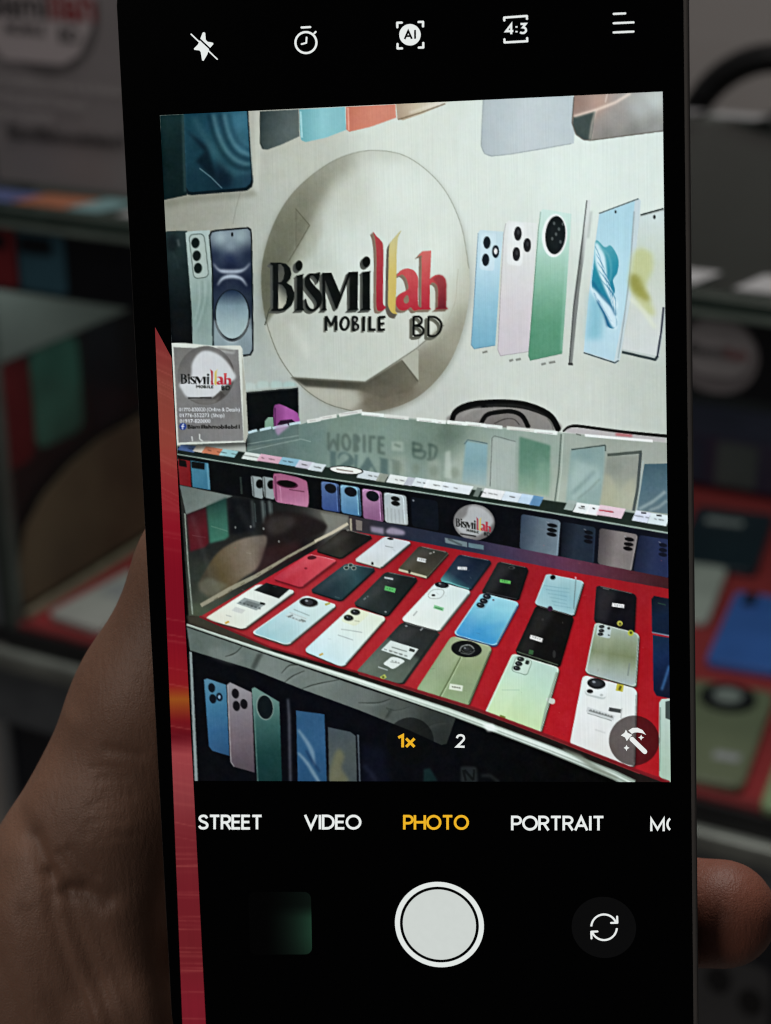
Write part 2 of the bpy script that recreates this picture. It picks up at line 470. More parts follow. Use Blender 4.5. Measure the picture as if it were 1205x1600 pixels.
m_ink = mat("card_ink", (.02, .018, .02), .6, .1, 20)
card_text("Bismi", -.068, .140, .062, m_ink, .03)
card_text("llah", -.004, .140, .046, mat("card_red", (.30, .03, .035), .6, .1, 20), .03)
card_text("MOBILE", -.05, .126, .04, m_ink, .02)
card_text("BD", .004, .122, .02, m_ink, .02)
m_wt = mat("card_print_white", (.55, .52, .53), .6, .05, 20)
card_text("01770-830020 (Online & Details)", -.070, .083, .134, m_wt)
card_text("01776-552273 (Shop)", -.070, .069, .094, m_wt)
card_text("01917-820000", -.070, .055, .062, m_wt)
card_text("Bismillahmobilebd1", -.056, .040, .118, m_ink, .02)

# ---------------------------------------------------------------- black tube chair behind the counter
m_ch = mat("chair_black", (.008, .008, .009), .35, .2, 30)
chair = thing("chair", COUNTER_M @ Matrix.Translation((-.20, .90, FLOOR_Z)), "black tubular chair behind the counter, rounded back showing over the glass", "chair")
zt = -FLOOR_Z
tube("back_frame", [(-.125, 0, .44), (-.122, 0, zt - .11), (-.106, 0, zt - .04), (-.078, 0, zt + .004), (-.035, 0, zt + .030), (.02, 0, zt + .036), (.075, 0, zt + .030), (.118, 0, zt + .004), (.146, 0, zt - .04), (.162, 0, zt - .11), (.165, 0, .44)], .017, m_ch, chair)
tube("back_hoop", [(-.07, 0, .60), (-.065, 0, zt - .10), (-.03, 0, zt - .045), (.02, 0, zt - .03), (.07, 0, zt - .045), (.105, 0, zt - .10), (.11, 0, .60)], .008, m_ch, chair)
prism("seat", rrect(-.19, -.20, .23, .20, .08), .44, .475, m_ch, chair, .008)
for sx in (-.15, .19):
    for sy in (-.16, .16):
        tube("leg", [(sx * .9, sy * .9, .44), (sx, sy, .005)], .011, m_ch, chair, curve=False)
# ---------------------------------------------------------------- the hand that holds the phone (millimetres in the phone's frame, one continuous skin)
def capsules_to_skin(caps, lo, hi, h, cuts=()):
    nx, ny, nz = [int((b - a) / h) + 1 for a, b in zip(lo, hi)]
    X, Y, Z = np.meshgrid(*[np.linspace(a, a + h * (n - 1), n, dtype=np.float32) for a, n in zip(lo, (nx, ny, nz))], indexing='ij')
    D = np.full(X.shape, 60, np.float32)
    for a, ra, b, rb, k in caps:
        a, b = np.array(a, np.float32), np.array(b, np.float32)
        ba = b - a
        t = np.clip(((X - a[0]) * ba[0] + (Y - a[1]) * ba[1] + (Z - a[2]) * ba[2]) / float(ba @ ba), 0, 1)
        d = np.sqrt((X - a[0] - ba[0] * t) ** 2 + (Y - a[1] - ba[1] * t) ** 2 + (Z - a[2] - ba[2] * t) ** 2) - (ra + (rb - ra) * t)
        q = np.clip(.5 + .5 * (D - d) / k, 0, 1)
        D = D * (1 - q) + d * q - k * q * (1 - q)
    for f in cuts:
        D = np.maximum(D, f(X, Y, Z))
    # surface nets
    S = D < 0
    cnt = np.zeros((nx - 1, ny - 1, nz - 1), np.int32); pos = np.zeros((nx - 1, ny - 1, nz - 1, 3), np.float32)
    sl = lambda o, n: slice(o, n - 1 + o)
    for ax in range(3):
        for o1 in (0, 1):
            for o2 in (0, 1):
                o = [0, 0, 0]; others = [i for i in range(3) if i != ax]
                o[others[0]], o[others[1]] = o1, o2
                p = list(o); p[ax] = 1
                A = D[sl(o[0], nx), sl(o[1], ny), sl(o[2], nz)]; B = D[sl(p[0], nx), sl(p[1], ny), sl(p[2], nz)]
                c = (A < 0) != (B < 0)
                t = np.where(c, A / np.where(c, A - B, 1), 0)
                for i in range(3):
                    pos[..., i] += np.where(c, t if i == ax else o[i], 0)
                cnt += c
    act = cnt > 0
    idx = np.full(cnt.shape, -1, np.int64); idx[act] = np.arange(act.sum())
    I = np.argwhere(act)
    V = (pos[act] / cnt[act][:, None] + I) * h + np.array(lo)
    F = []
    for ax in range(3):
        u, v = [(1, 2), (2, 0), (0, 1)][ax]
        A = [slice(None)] * 3; B = [slice(None)] * 3
        A[ax] = slice(0, -1); B[ax] = slice(1, None)
        fl = S[tuple(A)] != S[tuple(B)]
        e = np.argwhere(fl)
        e = e[(e[:, u] > 0) & (e[:, v] > 0) & (e[:, u] < (nx, ny, nz)[u] - 1) & (e[:, v] < (nx, ny, nz)[v] - 1)]
        q = []
        for du, dv in ((-1, -1), (0, -1), (0, 0), (-1, 0)):
            w = e.copy(); w[:, u] += du; w[:, v] += dv
            q.append(idx[w[:, 0], w[:, 1], w[:, 2]])
        q = np.stack(q, 1)
        inside = S[e[:, 0], e[:, 1], e[:, 2]]
        q[~inside] = q[~inside][:, ::-1]
        F.append(q)
    return V, np.concatenate(F)


caps = [
    # forearm, wrist, heel of the hand
    ((-92, -190, -24), 27, (-74, -150, -24), 26, 8), ((-66, -190, -30), 24, (-50, -150, -30), 24, 8),
    # thumb: heel, root, middle joint, tip (the tip lies behind the phone's edge)
    ((-80, -150, -20), 25, (-75, -108, -19), 22.5, 10), ((-75, -108, -19), 22.5, (-58.5, -73, -17), 15.5, 8), ((-58.5, -73, -17), 15.2, (-44, -40, -17), 11.8, 6), ((-44, -40, -17), 11.6, (-35, -19, -18.5), 10.2, 5), ((-35, -19, -18.5), 10, (-30.5, -9, -19), 8.6, 4),
    # the fold of skin that runs down beside the phone
    ((-53, -56, -11.5), 7.6, (-48.5, -84, -5.5), 6.2, 4.0), ((-48.5, -84, -5.5), 6.0, (-41, -112, -3), 7.5, 3.0), ((-61.5, -70, -7.0), 5.0, (-57, -96, -3.5), 6.5, 4.0), ((-57, -96, -3.5), 6.5, (-52, -120, -3), 8, 3.0),
    # ball of the thumb towards the phone
    ((-57, -62, -13), 8.8, (-50, -55, -13.5), 8.5, 6),
    # palm and the knuckle row behind the phone
    ((-46, -130, -28), 18, (-14, -92, -29), 16, 10), ((-26, -140, -30), 18, (4, -104, -30), 16, 10), ((-8, -148, -30), 17, (16, -116, -30), 14, 10), ((-60, -100, -24), 16, (-20, -88, -28), 15, 10),
    # first finger: crosses behind the phone and curls round its right edge
    ((-12, -90, -28), 10.5, (14, -76, -27), 9.4, 6), ((14, -76, -27), 9.4, (31, -74, -21), 8.4, 4), ((31, -74, -21), 8.4, (42.0, -71.6, -14.0), 8.0, 4),
    # the other fingers stay behind the phone
    ((2, -100, -29), 10.5, (20, -86, -28), 9.2, 5), ((20, -86, -28), 9.2, (28, -86, -21), 8, 4), ((8, -114, -29), 10, (24, -104, -28), 8.8, 5), ((24, -104, -28), 8.8, (29, -104, -21), 7.6, 4), ((14, -128, -29), 9, (26, -122, -27), 7.6, 5), ((26, -122, -27), 7.6, (30, -121, -20), 6.6, 4),
]
# the skin lies against the phone's back and sides: nothing enters the body of the phone
press = lambda X, Y, Z: -np.maximum(np.maximum(np.abs(X + .8) - 38.6, np.abs(Y + 10.5) - 81.7), np.abs(Z + 4) - 4.4)
V, F = capsules_to_skin(caps, (-125, -196, -66), (58, 14, 14), 1.0, (press,))


def dist_poly(V, pts):
    d = np.full(len(V), 1e9)
    for a, b in zip(pts, pts[1:]):
        a, b = np.array(a), np.array(b); ba = b - a
        t = np.clip(((V[:, :2] - a) @ ba) / (ba @ ba), 0, 1)
        d = np.minimum(d, np.hypot(*(V[:, :2] - a - t[:, None] * ba).T))
    return d


def skin_smooth(V, F, it):
    n = len(V)
    for _ in range(it):
        acc = np.zeros((n, 3)); c = np.zeros(n)
        for i in range(4):
            j = (i + 1) % 4
            np.add.at(acc, F[:, i], V[F[:, j]]); np.add.at(acc, F[:, j], V[F[:, i]])
            np.add.at(c, F[:, i], 1); np.add.at(c, F[:, j], 1)
        V = V * .5 + .5 * acc / c[:, None]
    return V


def normals(V, F):
    fn = np.cross(V[F[:, 2]] - V[F[:, 0]], V[F[:, 3]] - V[F[:, 1]])
    N = np.zeros_like(V)
    for i in range(4):
        np.add.at(N, F[:, i], fn)
    return N / np.maximum(np.linalg.norm(N, axis=1, keepdims=True), 1e-9)


V = skin_smooth(V, F, 3)
# finer skin where the hand shows: split faces left of the phone once
cen = V[F].mean(1)
fine = (cen[:, 0] < -36) & (cen[:, 1] > -112) & (cen[:, 2] > -34)
edges = {}
newv = [V]; extra = []; base = len(V)


def midpoint(a, b):
    k = (a, b) if a < b else (b, a)
    if k not in edges:
        edges[k] = base + len(extra); extra.append((V[a] + V[b]) / 2)
    return edges[k]


quads = []
for f in F[fine].tolist():
    m4 = [midpoint(f[i], f[(i + 1) % 4]) for i in range(4)]
    cidx = base + len(extra); extra.append(V[f].mean(0))
    for i in range(4):
        quads.append((f[i], m4[i], cidx, m4[i - 1]))
polys = []
for f in F[~fine].tolist():
    out = []
    for i in range(4):
        out.append(f[i])
        k = (f[i], f[(i + 1) % 4]) if f[i] < f[(i + 1) % 4] else (f[(i + 1) % 4], f[i])
        if k in edges:
            out.append(edges[k])
    polys.append(tuple(out))
V = np.concatenate([V, np.array(extra)])
FQ = np.array(quads)
N = normals(V, np.concatenate([FQ, F[~fine]]))


def P2(pts):
    return [tuple(1000 * np.array(disp(x, y, -.008))) for x, y in pts]


off = np.zeros(len(V))
for pts, depth, w in (([(70, 1296), (94, 1338), (120, 1364), (157, 1368), (184, 1384)], .95, 1.5), ([(112, 1314), (130, 1338), (152, 1354)], .32, .8), ([(128, 1306), (146, 1330), (168, 1346)], .25, .7), ([(150, 1374), (170, 1420), (196, 1476), (226, 1540), (250, 1600)], .6, 1.4),
                      ([(122, 1372), (134, 1410), (160, 1470), (190, 1536), (222, 1600), (244, 1650)], 1.1, 1.6), ([(96, 1344), (106, 1400), (134, 1480), (172, 1570), (200, 1640)], .8, 1.1),
                      ([(60, 1400), (86, 1470), (120, 1550), (140, 1620)], .3, 1.4), ([(20, 1470), (60, 1540), (90, 1620)], .25, 1.4), ([(178, 1160), (205, 1164), (228, 1170)], .3, .8)):
    off -= depth * np.exp(-(dist_poly(V, P2(pts)) / w) ** 2)
for pts, hgt, w in (([(196, 1290), (222, 1335), (234, 1370)], .9, 4.5), ([(108, 1360), (122, 1410), (144, 1480), (176, 1560)], .7, 1.8), ([(40, 1330), (60, 1400), (96, 1500)], .5, 4), ([(110, 1130), (84, 1190), (60, 1250)], .5, 2.5)):
    off += hgt * np.exp(-(dist_poly(V, P2(pts)) / w) ** 2)
rs3 = np.random.RandomState(11)
for i in range(11):     # creases across the thumb's joints
    y = 1186 + i * 10 + rs3.rand() * 4
    x0 = 152 + rs3.rand() * 24
    off -= .13 * np.exp(-(dist_poly(V, P2([(x0, y + 4), (x0 + 22, y + rs3.rand() * 3 - 1), (x0 + 46, y + 2)])) / .55) ** 2)
V = V + N * off[:, None]

m_skin = bpy.data.materials.new("skin"); m_skin.use_nodes = True
nt = m_skin.node_tree; b = nt.nodes["Principled BSDF"]
tc = nt.nodes.new("ShaderNodeTexCoord")
n1 = nt.nodes.new("ShaderNodeTexNoise"); n1.inputs["Scale"].default_value = 42; n1.inputs["Detail"].default_value = 6; n1.inputs["Roughness"].default_value = .6
rp = nt.nodes.new("ShaderNodeValToRGB")
rp.color_ramp.elements[0].position = .28; rp.color_ramp.elements[0].color = (.215, .120, .083, 1)
rp.color_ramp.elements[1].position = .75; rp.color_ramp.elements[1].color = (.33, .185, .128, 1)
el = rp.color_ramp.elements.new(.52); el.color = (.275, .150, .102, 1)
nt.links.new(tc.outputs["Object"], n1.inputs["Vector"]); nt.links.new(n1.outputs["Fac"], rp.inputs["Fac"]); sx = nt.nodes.new("ShaderNodeSeparateXYZ"); nt.links.new(tc.outputs["Object"], sx.inputs[0])
tip = nt.nodes.new("ShaderNodeMapRange"); tip.inputs["From Min"].default_value = .012; tip.inputs["From Max"].default_value = .040
nt.links.new(sx.outputs["X"], tip.inputs["Value"])
rosy = nt.nodes.new("ShaderNodeMix"); rosy.data_type = 'RGBA'; rosy.blend_type = 'MULTIPLY'; rosy.inputs["B"].default_value = (1.15, .78, .76, 1)
nt.links.new(tip.outputs[0], rosy.inputs["Factor"]); nt.links.new(rp.outputs["Color"], rosy.inputs["A"]); nt.links.new(rosy.outputs["Result"], b.inputs["Base Color"])
b.inputs["Roughness"].default_value = .48; b.inputs["Specular IOR Level"].default_value = .45
b.inputs["Subsurface Weight"].default_value = .12; b.inputs["Subsurface Radius"].default_value = (.004, .0015, .0008); b.inputs["Subsurface Scale"].default_value = .5
def relief(kind, scale, stretch, rot):
    mp = nt.nodes.new("ShaderNodeMapping"); mp.inputs["Rotation"].default_value = (0, 0, rot); mp.inputs["Scale"].default_value = stretch
    nt.links.new(tc.outputs["Object"], mp.inputs["Vector"])
    t = nt.nodes.new("ShaderNodeTexNoise" if kind == "noise" else "ShaderNodeTexVoronoi")
    t.inputs["Scale"].default_value = scale
    if kind == "noise":
        t.inputs["Detail"].default_value = 4
        out = t.outputs["Fac"]
    else:
        t.feature = 'DISTANCE_TO_EDGE'
        cl = nt.nodes.new("ShaderNodeMapRange"); cl.inputs["From Max"].default_value = .2
        nt.links.new(t.outputs["Distance"], cl.inputs["Value"]); out = cl.outputs[0]
    nt.links.new(mp.outputs[0], t.inputs["Vector"])
    return out


def stack(a, b, k):
    ad = nt.nodes.new("ShaderNodeMath"); ad.operation = 'MULTIPLY_ADD'; ad.inputs[1].default_value = k
    nt.links.new(a, ad.inputs[0]); nt.links.new(b, ad.inputs[2])
    return ad.outputs[0]


lines_a = relief("noise", 1500, (1, .28, .6), math.radians(-34))     # fine lines, two crossing directions, over pores
lines_b = relief("noise", 1500, (1, .30, .6), math.radians(48))
pores = relief("noise", 3200, (1, 1, 1), 0)
cells = relief("voronoi", 2600, (1, .7, 1), .5)
hgt = stack(cells, stack(pores, stack(lines_a, lines_b, .9), .7), .14)
bp = nt.nodes.new("ShaderNodeBump"); bp.inputs["Strength"].default_value = .5; bp.inputs["Distance"].default_value = .00020
nt.links.new(hgt, bp.inputs["Height"]); nt.links.new(bp.outputs["Normal"], b.inputs["Normal"])

hand = obj("hand", V * .001, quads + polys, m_skin, None, True)
hand.matrix_world = PHONE_M
tag(hand, "left hand gripping the phone from behind, thumb along its left side", "hand")
# ---------------------------------------------------------------- the picture the phone's display shows
# A small painter: fills shapes into a colour field; the field becomes the point colours of the flat
# preview sheet on the display. Coordinates are those of the traced display picture.
PX0, PY0, PW, PH = 236, 132, 824, 1524
CV = np.zeros((PH, PW, 3), np.float32)


def spl(pts, closed=True, n=7):
    P = np.array(pts, float)
    out = []
    m = len(P)
    rng = range(m) if closed else range(m - 1)
    for i in rng:
        if closed:
            a, b, c, d = P[i - 1], P[i], P[(i + 1) % m], P[(i + 2) % m]
        else:
            a, b, c, d = P[max(i - 1, 0)], P[i], P[i + 1], P[min(i + 2, m - 1)]
        for t in np.arange(n) / n:
            out.append(.5 * ((2 * b) + (c - a) * t + (2 * a - 5 * b + 4 * c - d) * t * t + (3 * b - a - 3 * c + d) * t ** 3))
    if not closed:
        out.append(P[-1])
    return np.array(out)


def ell(cx, cy, rx, ry, rot=0, n=40):
    t = np.linspace(0, 2 * np.pi, n, endpoint=False)
    c, s = math.cos(math.radians(rot)), math.sin(math.radians(rot))
    x, y = rx * np.cos(t), ry * np.sin(t)
    return np.stack([cx + x * c - y * s, cy + x * s + y * c], 1)


def cover(polys, pad=0, ss=3, union=False):
    allp = np.concatenate([np.asarray(p, float) for p in polys])
    x0 = max(int(math.floor(allp[:, 0].min() - PX0)) - pad, 0); x1 = min(int(math.ceil(allp[:, 0].max() - PX0)) + pad + 1, PW)
    y0 = max(int(math.floor(allp[:, 1].min() - PY0)) - pad, 0); y1 = min(int(math.ceil(allp[:, 1].max() - PY0)) + pad + 1, PH)
    if x1 <= x0 or y1 <= y0:
        return None
    w, h = x1 - x0, y1 - y0
    sx = PX0 + x0 + (np.arange(w * ss) + .5) / ss
    sy = PY0 + y0 + (np.arange(h * ss) + .5) / ss
    acc = np.zeros((h * ss, w * ss), bool)
    cur = np.zeros_like(acc)
    for p in polys:
        p = np.asarray(p, float)
        if union:
            cur[:] = False
        for (ax, ay), (bx, by) in zip(p, np.roll(p, -1, 0)):
            if ay == by:
                continue
            lo, hi = (ay, by) if ay < by else (by, ay)
            r0, r1 = np.searchsorted(sy, lo), np.searchsorted(sy, hi)
            if r1 <= r0:
                continue
            xs = ax + (sy[r0:r1] - ay) * (bx - ax) / (by - ay)
            cur[r0:r1] ^= sx[None, :] < xs[:, None]
        if union:
            acc |= cur
    if not union:
        acc = cur
    return x0, y0, acc.reshape(h, ss, w, ss).mean((1, 3)).astype(np.float32)


def soften(a, r):
    r = max(int(round(r)), 1)
    for ax in (0, 1):
        for _ in range(3):
            k = np.cumsum(np.concatenate([np.repeat(np.take(a, [0], ax), r + 1, ax), a, np.repeat(np.take(a, [-1], ax), r, ax)], ax), axis=ax)
            n = a.shape[ax]
            a = (np.take(k, np.arange(2 * r + 1, 2 * r + 1 + n), ax) - np.take(k, np.arange(0, n), ax)) / (2 * r + 1)
    return a


class Lin:      # colours along a line
    def __init__(s, a, b, cols, stops=None):
        s.a, s.b, s.c, s.s = np.array(a, float), np.array(b, float), np.array(cols, float), stops

    def at(s, X, Y):
        d = s.b - s.a
        t = ((X - s.a[0]) * d[0] + (Y - s.a[1]) * d[1]) / (d @ d)
        st = np.linspace(0, 1, len(s.c)) if s.s is None else np.array(s.s)
        return np.stack([np.interp(t, st, s.c[:, k]) for k in range(3)], -1)


class Fld:      # colours spread from a few points
    def __init__(s, pts, p=2.2, s0=60):
        s.pts, s.p, s.s0 = pts, p, s0

    def at(s, X, Y):
        w = 0; v = 0
        for x, y, c in s.pts:
            q = 1 / (((X - x) ** 2 + (Y - y) ** 2) ** (s.p / 2) + s.s0)
            w = w + q; v = v + q[..., None] * np.array(c, float)
        return v / w[..., None]


def fill(pts, col, a=1.0, blur=0, multi=False, union=False):
    polys = pts if multi else [pts]
    c = cover(polys, pad=int(blur * 4) + 1 if blur else 0, union=union)
    if c is None:
        return
    x0, y0, m = c
    if blur:
        m = soften(m, blur)
    h, w = m.shape
    if hasattr(col, 'at'):
        Y, X = np.mgrid[0:h, 0:w]
        cc = col.at(X + PX0 + x0 + .5, Y + PY0 + y0 + .5)
    else:
        cc = np.array(col, float)
    m = (m * a)[..., None]
    s = CV[y0:y0 + h, x0:x0 + w]
    s[:] = s * (1 - m) + cc * m


def line(pts, w, col, a=1.0, blur=0, curve=False):
    P = spl(pts, False) if curve else np.array(pts, float)
    ww = np.interp(np.linspace(0, 1, len(P)), np.linspace(0, 1, len(w)), w) if hasattr(w, '__len__') else np.full(len(P), float(w))
    polys = []
    for i in range(len(P) - 1):
        d = P[i + 1] - P[i]
        L = np.hypot(*d)
        if L < 1e-6:
            continue
        nn = np.array([-d[1], d[0]]) / L / 2
        polys.append([P[i] + nn * ww[i], P[i + 1] + nn * ww[i + 1], P[i + 1] - nn * ww[i + 1], P[i] - nn * ww[i]])
    if (ww > 2).any():
        for p, r in zip(P[1:-1], ww[1:-1]):
            polys.append(ell(p[0], p[1], r / 2, r / 2, n=10))
    fill(polys, col, a, blur, True, True)


def quad(c, u, v):
    c = np.array(c, float); u = np.asarray(u)[..., None]; v = np.asarray(v)[..., None]
    return (c[0] * (1 - u) + c[1] * u) * (1 - v) + (c[3] * (1 - u) + c[2] * u) * v


def rquad(c, ru=.12, rv=.06, box=(0, 0, 1, 1)):
    u0, v0, u1, v1 = box
    t = np.linspace(0, np.pi / 2, 6)
    U, V = [], []
    for cx, cy, a0 in ((u0 + ru, v0 + rv, np.pi), (u1 - ru, v0 + rv, 1.5 * np.pi), (u1 - ru, v1 - rv, 0), (u0 + ru, v1 - rv, .5 * np.pi)):
        U += list(cx + ru * np.cos(a0 + t)); V += list(cy + rv * np.sin(a0 + t))
    return quad(c, np.array(U), np.array(V))


def qell(c, u, v, ru, rv):
    t = np.linspace(0, 2 * np.pi, 28, endpoint=False)
    return quad(c, u + ru * np.cos(t), v + rv * np.sin(t))


def slab(c, col, edge=(25, 25, 25), ru=.12, rv=.07, sh=(1.5, 3), rim=None):
    """A phone lying on the mat: its shadow, its lit rim and its back."""
    p = rquad(c, ru, rv)
    fill(p + np.array([sh[0], sh[1]]), (60, 8, 14), .75, 1)
    fill(p + np.array([.8, 2.4]), edge)
    if rim is not None:
        fill(p, rim)
        p = rquad(c, ru, rv, (.03, .015, .97, .985))
    fill(p, col)
    q = np.array(c, float)
    fill(quad(q, np.array([.06, .5, .30, .04]), np.array([.05, .03, .96, .96])), (255, 255, 255), .07, 3)
    line([quad(q, .10, .012), quad(q, .90, .012)], 1.0, (235, 240, 235), .35)
    line([quad(q, .985, .08), quad(q, .985, .93)], 1.3, (10, 8, 8), .35)


# --- the printed wall
fill([(240, 130), (1060, 130), (1060, 720), (240, 720)], Fld([
    (400, 190, (165, 166, 150)), (330, 330, (150, 152, 136)), (470, 250, (178, 182, 164)), (620, 200, (204, 211, 195)),
    (820, 200, (207, 217, 205)), (900, 280, (210, 221, 208)), (1010, 260, (205, 216, 204)), (420, 340, (172, 178, 164)),
    (402, 480, (150, 160, 150)), (440, 600, (165, 174, 164)), (780, 600, (194, 200, 186)), (900, 620, (192, 198, 184)),
    (1020, 610, (178, 186, 172)), (740, 300, (206, 214, 200)), (700, 640, (180, 184, 172)), (480, 640, (160, 166, 156)),
    (730, 520, (190, 196, 182)), (270, 340, (140, 142, 126))], 3.0, 90000))
line([(376, 300), (369, 325), (364, 350)], 1.2, (128, 132, 118), .6)
line([(352, 303), (350, 330)], 1, (165, 168, 150), .6)
fill([(252, 312), (300, 305), (398, 297), (402, 306), (300, 316), (254, 326)], (112, 116, 98), .5, 3)
fill([(398, 170), (405, 170), (409, 235), (404, 300), (398, 300)], (190, 194, 176), .5, 2)

# --- poster phones along the top
fill([(250, 180), (290, 178), (292, 305), (254, 313)], Lin((250, 180), (292, 300), [(18, 48, 50), (10, 32, 34), (9, 30, 32)]))
T = [(287, 176), (388, 171), (392, 240), (396, 283), (394, 292), (386, 298), (300, 305), (293, 304), (290, 295)]
fill(T, (8, 24, 32))
TI = [(287, 176), (386, 171), (390, 240), (393, 280), (391, 287), (384, 293), (302, 300), (295, 299), (291, 292)]
fill(TI, Fld([(300, 190, (16, 62, 78)), (330, 190, (18, 66, 88)), (375, 190, (50, 116, 142)), (310, 230, (16, 56, 72)), (340, 230, (30, 84, 98)), (380, 230, (44, 104, 128)),
             (300, 285, (12, 48, 62)), (350, 280, (10, 34, 48)), (390, 282, (26, 62, 84)), (330, 290, (12, 46, 60)), (365, 262, (26, 76, 92))]))
line([(302, 184), (318, 211), (335, 242), (350, 262), (367, 270), (391, 268)], 6, (58, 112, 124), .5, 3, True)
line([(333, 178), (340, 206), (350, 229), (364, 246), (380, 255), (391, 256)], 5, (104, 160, 170), .55, 2, True)
line([(350, 178), (355, 201), (363, 220), (375, 235), (391, 243)], 5, (104, 162, 176), .5, 2, True)
line([(326, 178), (334, 210), (347, 238), (362, 255), (378, 263), (391, 263)], 5, (6, 34, 46), .65, 2, True)
line([(344, 178), (350, 206), (359, 228), (372, 242), (391, 250)], 5, (8, 38, 54), .65, 2, True)
line([(358, 178), (363, 201), (373, 222), (391, 235)], 4, (10, 48, 66), .5, 2, True)
fill([(289, 201), (322, 228), (328, 242), (338, 272), (335, 281), (320, 266), (306, 252), (320, 237)], (5, 22, 34), .8, 2)
fill([(338, 250), (362, 272), (360, 292), (338, 290)], (8, 26, 42), .6, 3)
line([(312, 263), (330, 277), (347, 294)], 1.8, (92, 134, 146), .8, 0)
line([(286, 178), (287.5, 240), (289.5, 300)], 3, (62, 98, 100), .6, 1)
line([(391, 200), (394, 270), (396, 285)], 1.2, (120, 150, 150), .4)
fill([(406, 174), (467, 171), (468, 213), (440, 226), (418, 234), (410, 233), (406.5, 225)], Lin((406, 190), (470, 205), [(44, 60, 60), (74, 90, 90), (92, 108, 106)]))
line([(407, 177), (407, 222), (412, 233)], 1.5, (40, 52, 50), .8)
fill([(468, 171), (539, 167), (541, 203), (510, 215), (478, 222), (471, 219), (469, 210)], Lin((468, 190), (541, 190), [(96, 172, 180), (128, 196, 202), (118, 186, 192)]))
line([(470, 174), (472, 215)], 2.5, (164, 214, 214), .8)
fill([(541, 167), (618, 163), (619, 184), (580, 198), (546, 206), (541, 202)], Lin((541, 180), (619, 180), [(192, 116, 96), (208, 134, 112), (204, 132, 112)]))
line([(544, 168), (545, 204)], 2.5, (226, 166, 146), .8)
fill([(619, 162), (700, 158), (696, 163), (660, 178), (630, 188), (621, 186)], Lin((619, 180), (690, 160), [(168, 146, 122), (196, 182, 152), (206, 202, 184)]))
line([(622, 187), (658, 176), (696, 162)], 2.2, (120, 104, 82), .8)
line([(640, 176), (690, 160)], 2, (222, 214, 196), .7, 1)
G = [(755, 150), (753, 200), (752, 228), (754, 235), (758, 240.5), (763, 243.5), (769, 244.5), (800, 241), (850, 233), (897, 224), (900, 150)]
fill(G, Lin((752, 0), (897, 0), [(166, 178, 178), (184, 194, 193), (176, 188, 188)]))
line([(755, 156), (753, 200), (752, 228), (757, 240), (768, 244), (800, 240.5), (893, 224.5)], 1.6, (136, 148, 146), .6)
N = [(897, 150), (894, 192), (900, 210), (912, 218.5), (922, 219.5), (1040, 205), (1040, 140), (897, 140)]
fill(N, Fld([(905, 160, (150, 124, 112)), (935, 160, (182, 150, 134)), (960, 185, (150, 146, 140)), (1000, 170, (168, 172, 166)), (1025, 155, (182, 190, 182)),
            (1020, 195, (140, 142, 136)), (950, 210, (132, 130, 124)), (990, 205, (126, 128, 122))]))
fill([(896, 183), (931, 173), (924, 218), (912, 218), (901, 210), (895, 195)], (64, 80, 78))
line([(897, 182), (931, 172), (962, 160), (985, 146)], 3.5, (238, 214, 192), .8, 1)
line([(931, 172), (925, 195), (922, 218)], 2.6, (222, 202, 182), .8, 1)
line([(949, 146), (946, 160)], 2.2, (206, 186, 170), .7)
line([(897, 152), (894, 192), (900, 210), (912, 218.5), (922, 219.5), (1040, 204)], 1.8, (92, 86, 78), .8)

# --- round sign behind the lettering
CI = spl([(590, 235), (640, 247), (690, 290), (720, 350), (733, 420), (731, 480), (715, 540), (690, 585), (650, 622), (600, 641), (555, 643),
          (510, 630), (470, 602), (438, 560), (418, 510), (409, 455), (411, 405), (428, 350), (455, 305), (495, 268), (540, 243)])
fill(CI + np.array([3, 4]), (130, 134, 118), .5, 3)
fill(CI, Fld([(425, 440, (98, 102, 82)), (440, 350, (116, 120, 100)), (470, 300, (132, 134, 114)), (520, 262, (150, 152, 132)), (590, 245, (186, 190, 172)), (660, 280, (203, 210, 195)),
             (725, 440, (180, 182, 160)), (715, 520, (150, 150, 128)), (660, 590, (128, 126, 106)), (620, 625, (124, 120, 102)), (580, 610, (104, 100, 84)), (500, 618, (160, 160, 142)),
             (540, 632, (158, 154, 136)), (470, 596, (150, 150, 134)), (690, 340, (204, 212, 197))], 3.0, 20000))
WF = [(575, 246), (640, 252), (695, 305), (718, 370), (722, 430), (705, 495), (650, 545), (571, 597), (455, 590), (430, 548), (416, 512), (440, 478), (456, 412), (486, 352), (520, 290)]
WC = Fld([(620, 300, (207, 215, 201)), (540, 300, (184, 188, 170)), (560, 400, (202, 210, 197)), (680, 400, (207, 215, 200)), (480, 420, (172, 180, 164)), (440, 510, (168, 172, 156)),
          (500, 540, (180, 186, 172)), (570, 570, (184, 190, 174)), (650, 520, (190, 194, 178)), (700, 470, (188, 190, 170))], 3.0, 40000)
fill(WF, WC, 1, 9)
fill([(414, 512), (426, 492), (452, 478), (640, 478), (694, 500), (650, 545), (571, 597), (456, 590), (436, 557)], WC, 1, 1)
line([(484, 556), (470, 530), (455, 505)], 14, (200, 202, 186), .5, 5)
fill([(462, 326), (484, 352), (463, 388)], (112, 112, 92), .8, 1)
fill([(410, 430), (418, 380), (436, 338), (462, 300), (500, 268), (534, 252), (520, 276), (496, 312), (484, 352), (452, 408), (440, 452), (424, 480), (414, 502)], Lin((420, 440), (530, 255), [(88, 92, 74), (104, 108, 88), (124, 126, 106), (150, 152, 134)]), .75, 5)
fill([(484, 352), (500, 330), (506, 360), (486, 400), (470, 410), (456, 408)], (150, 152, 130), .5, 4)
line([(462, 326), (484, 352), (468, 380), (450, 410)], 1.5, (86, 88, 70), .8)
line([(463, 328), (463, 386)], 1, (92, 94, 78), .7)
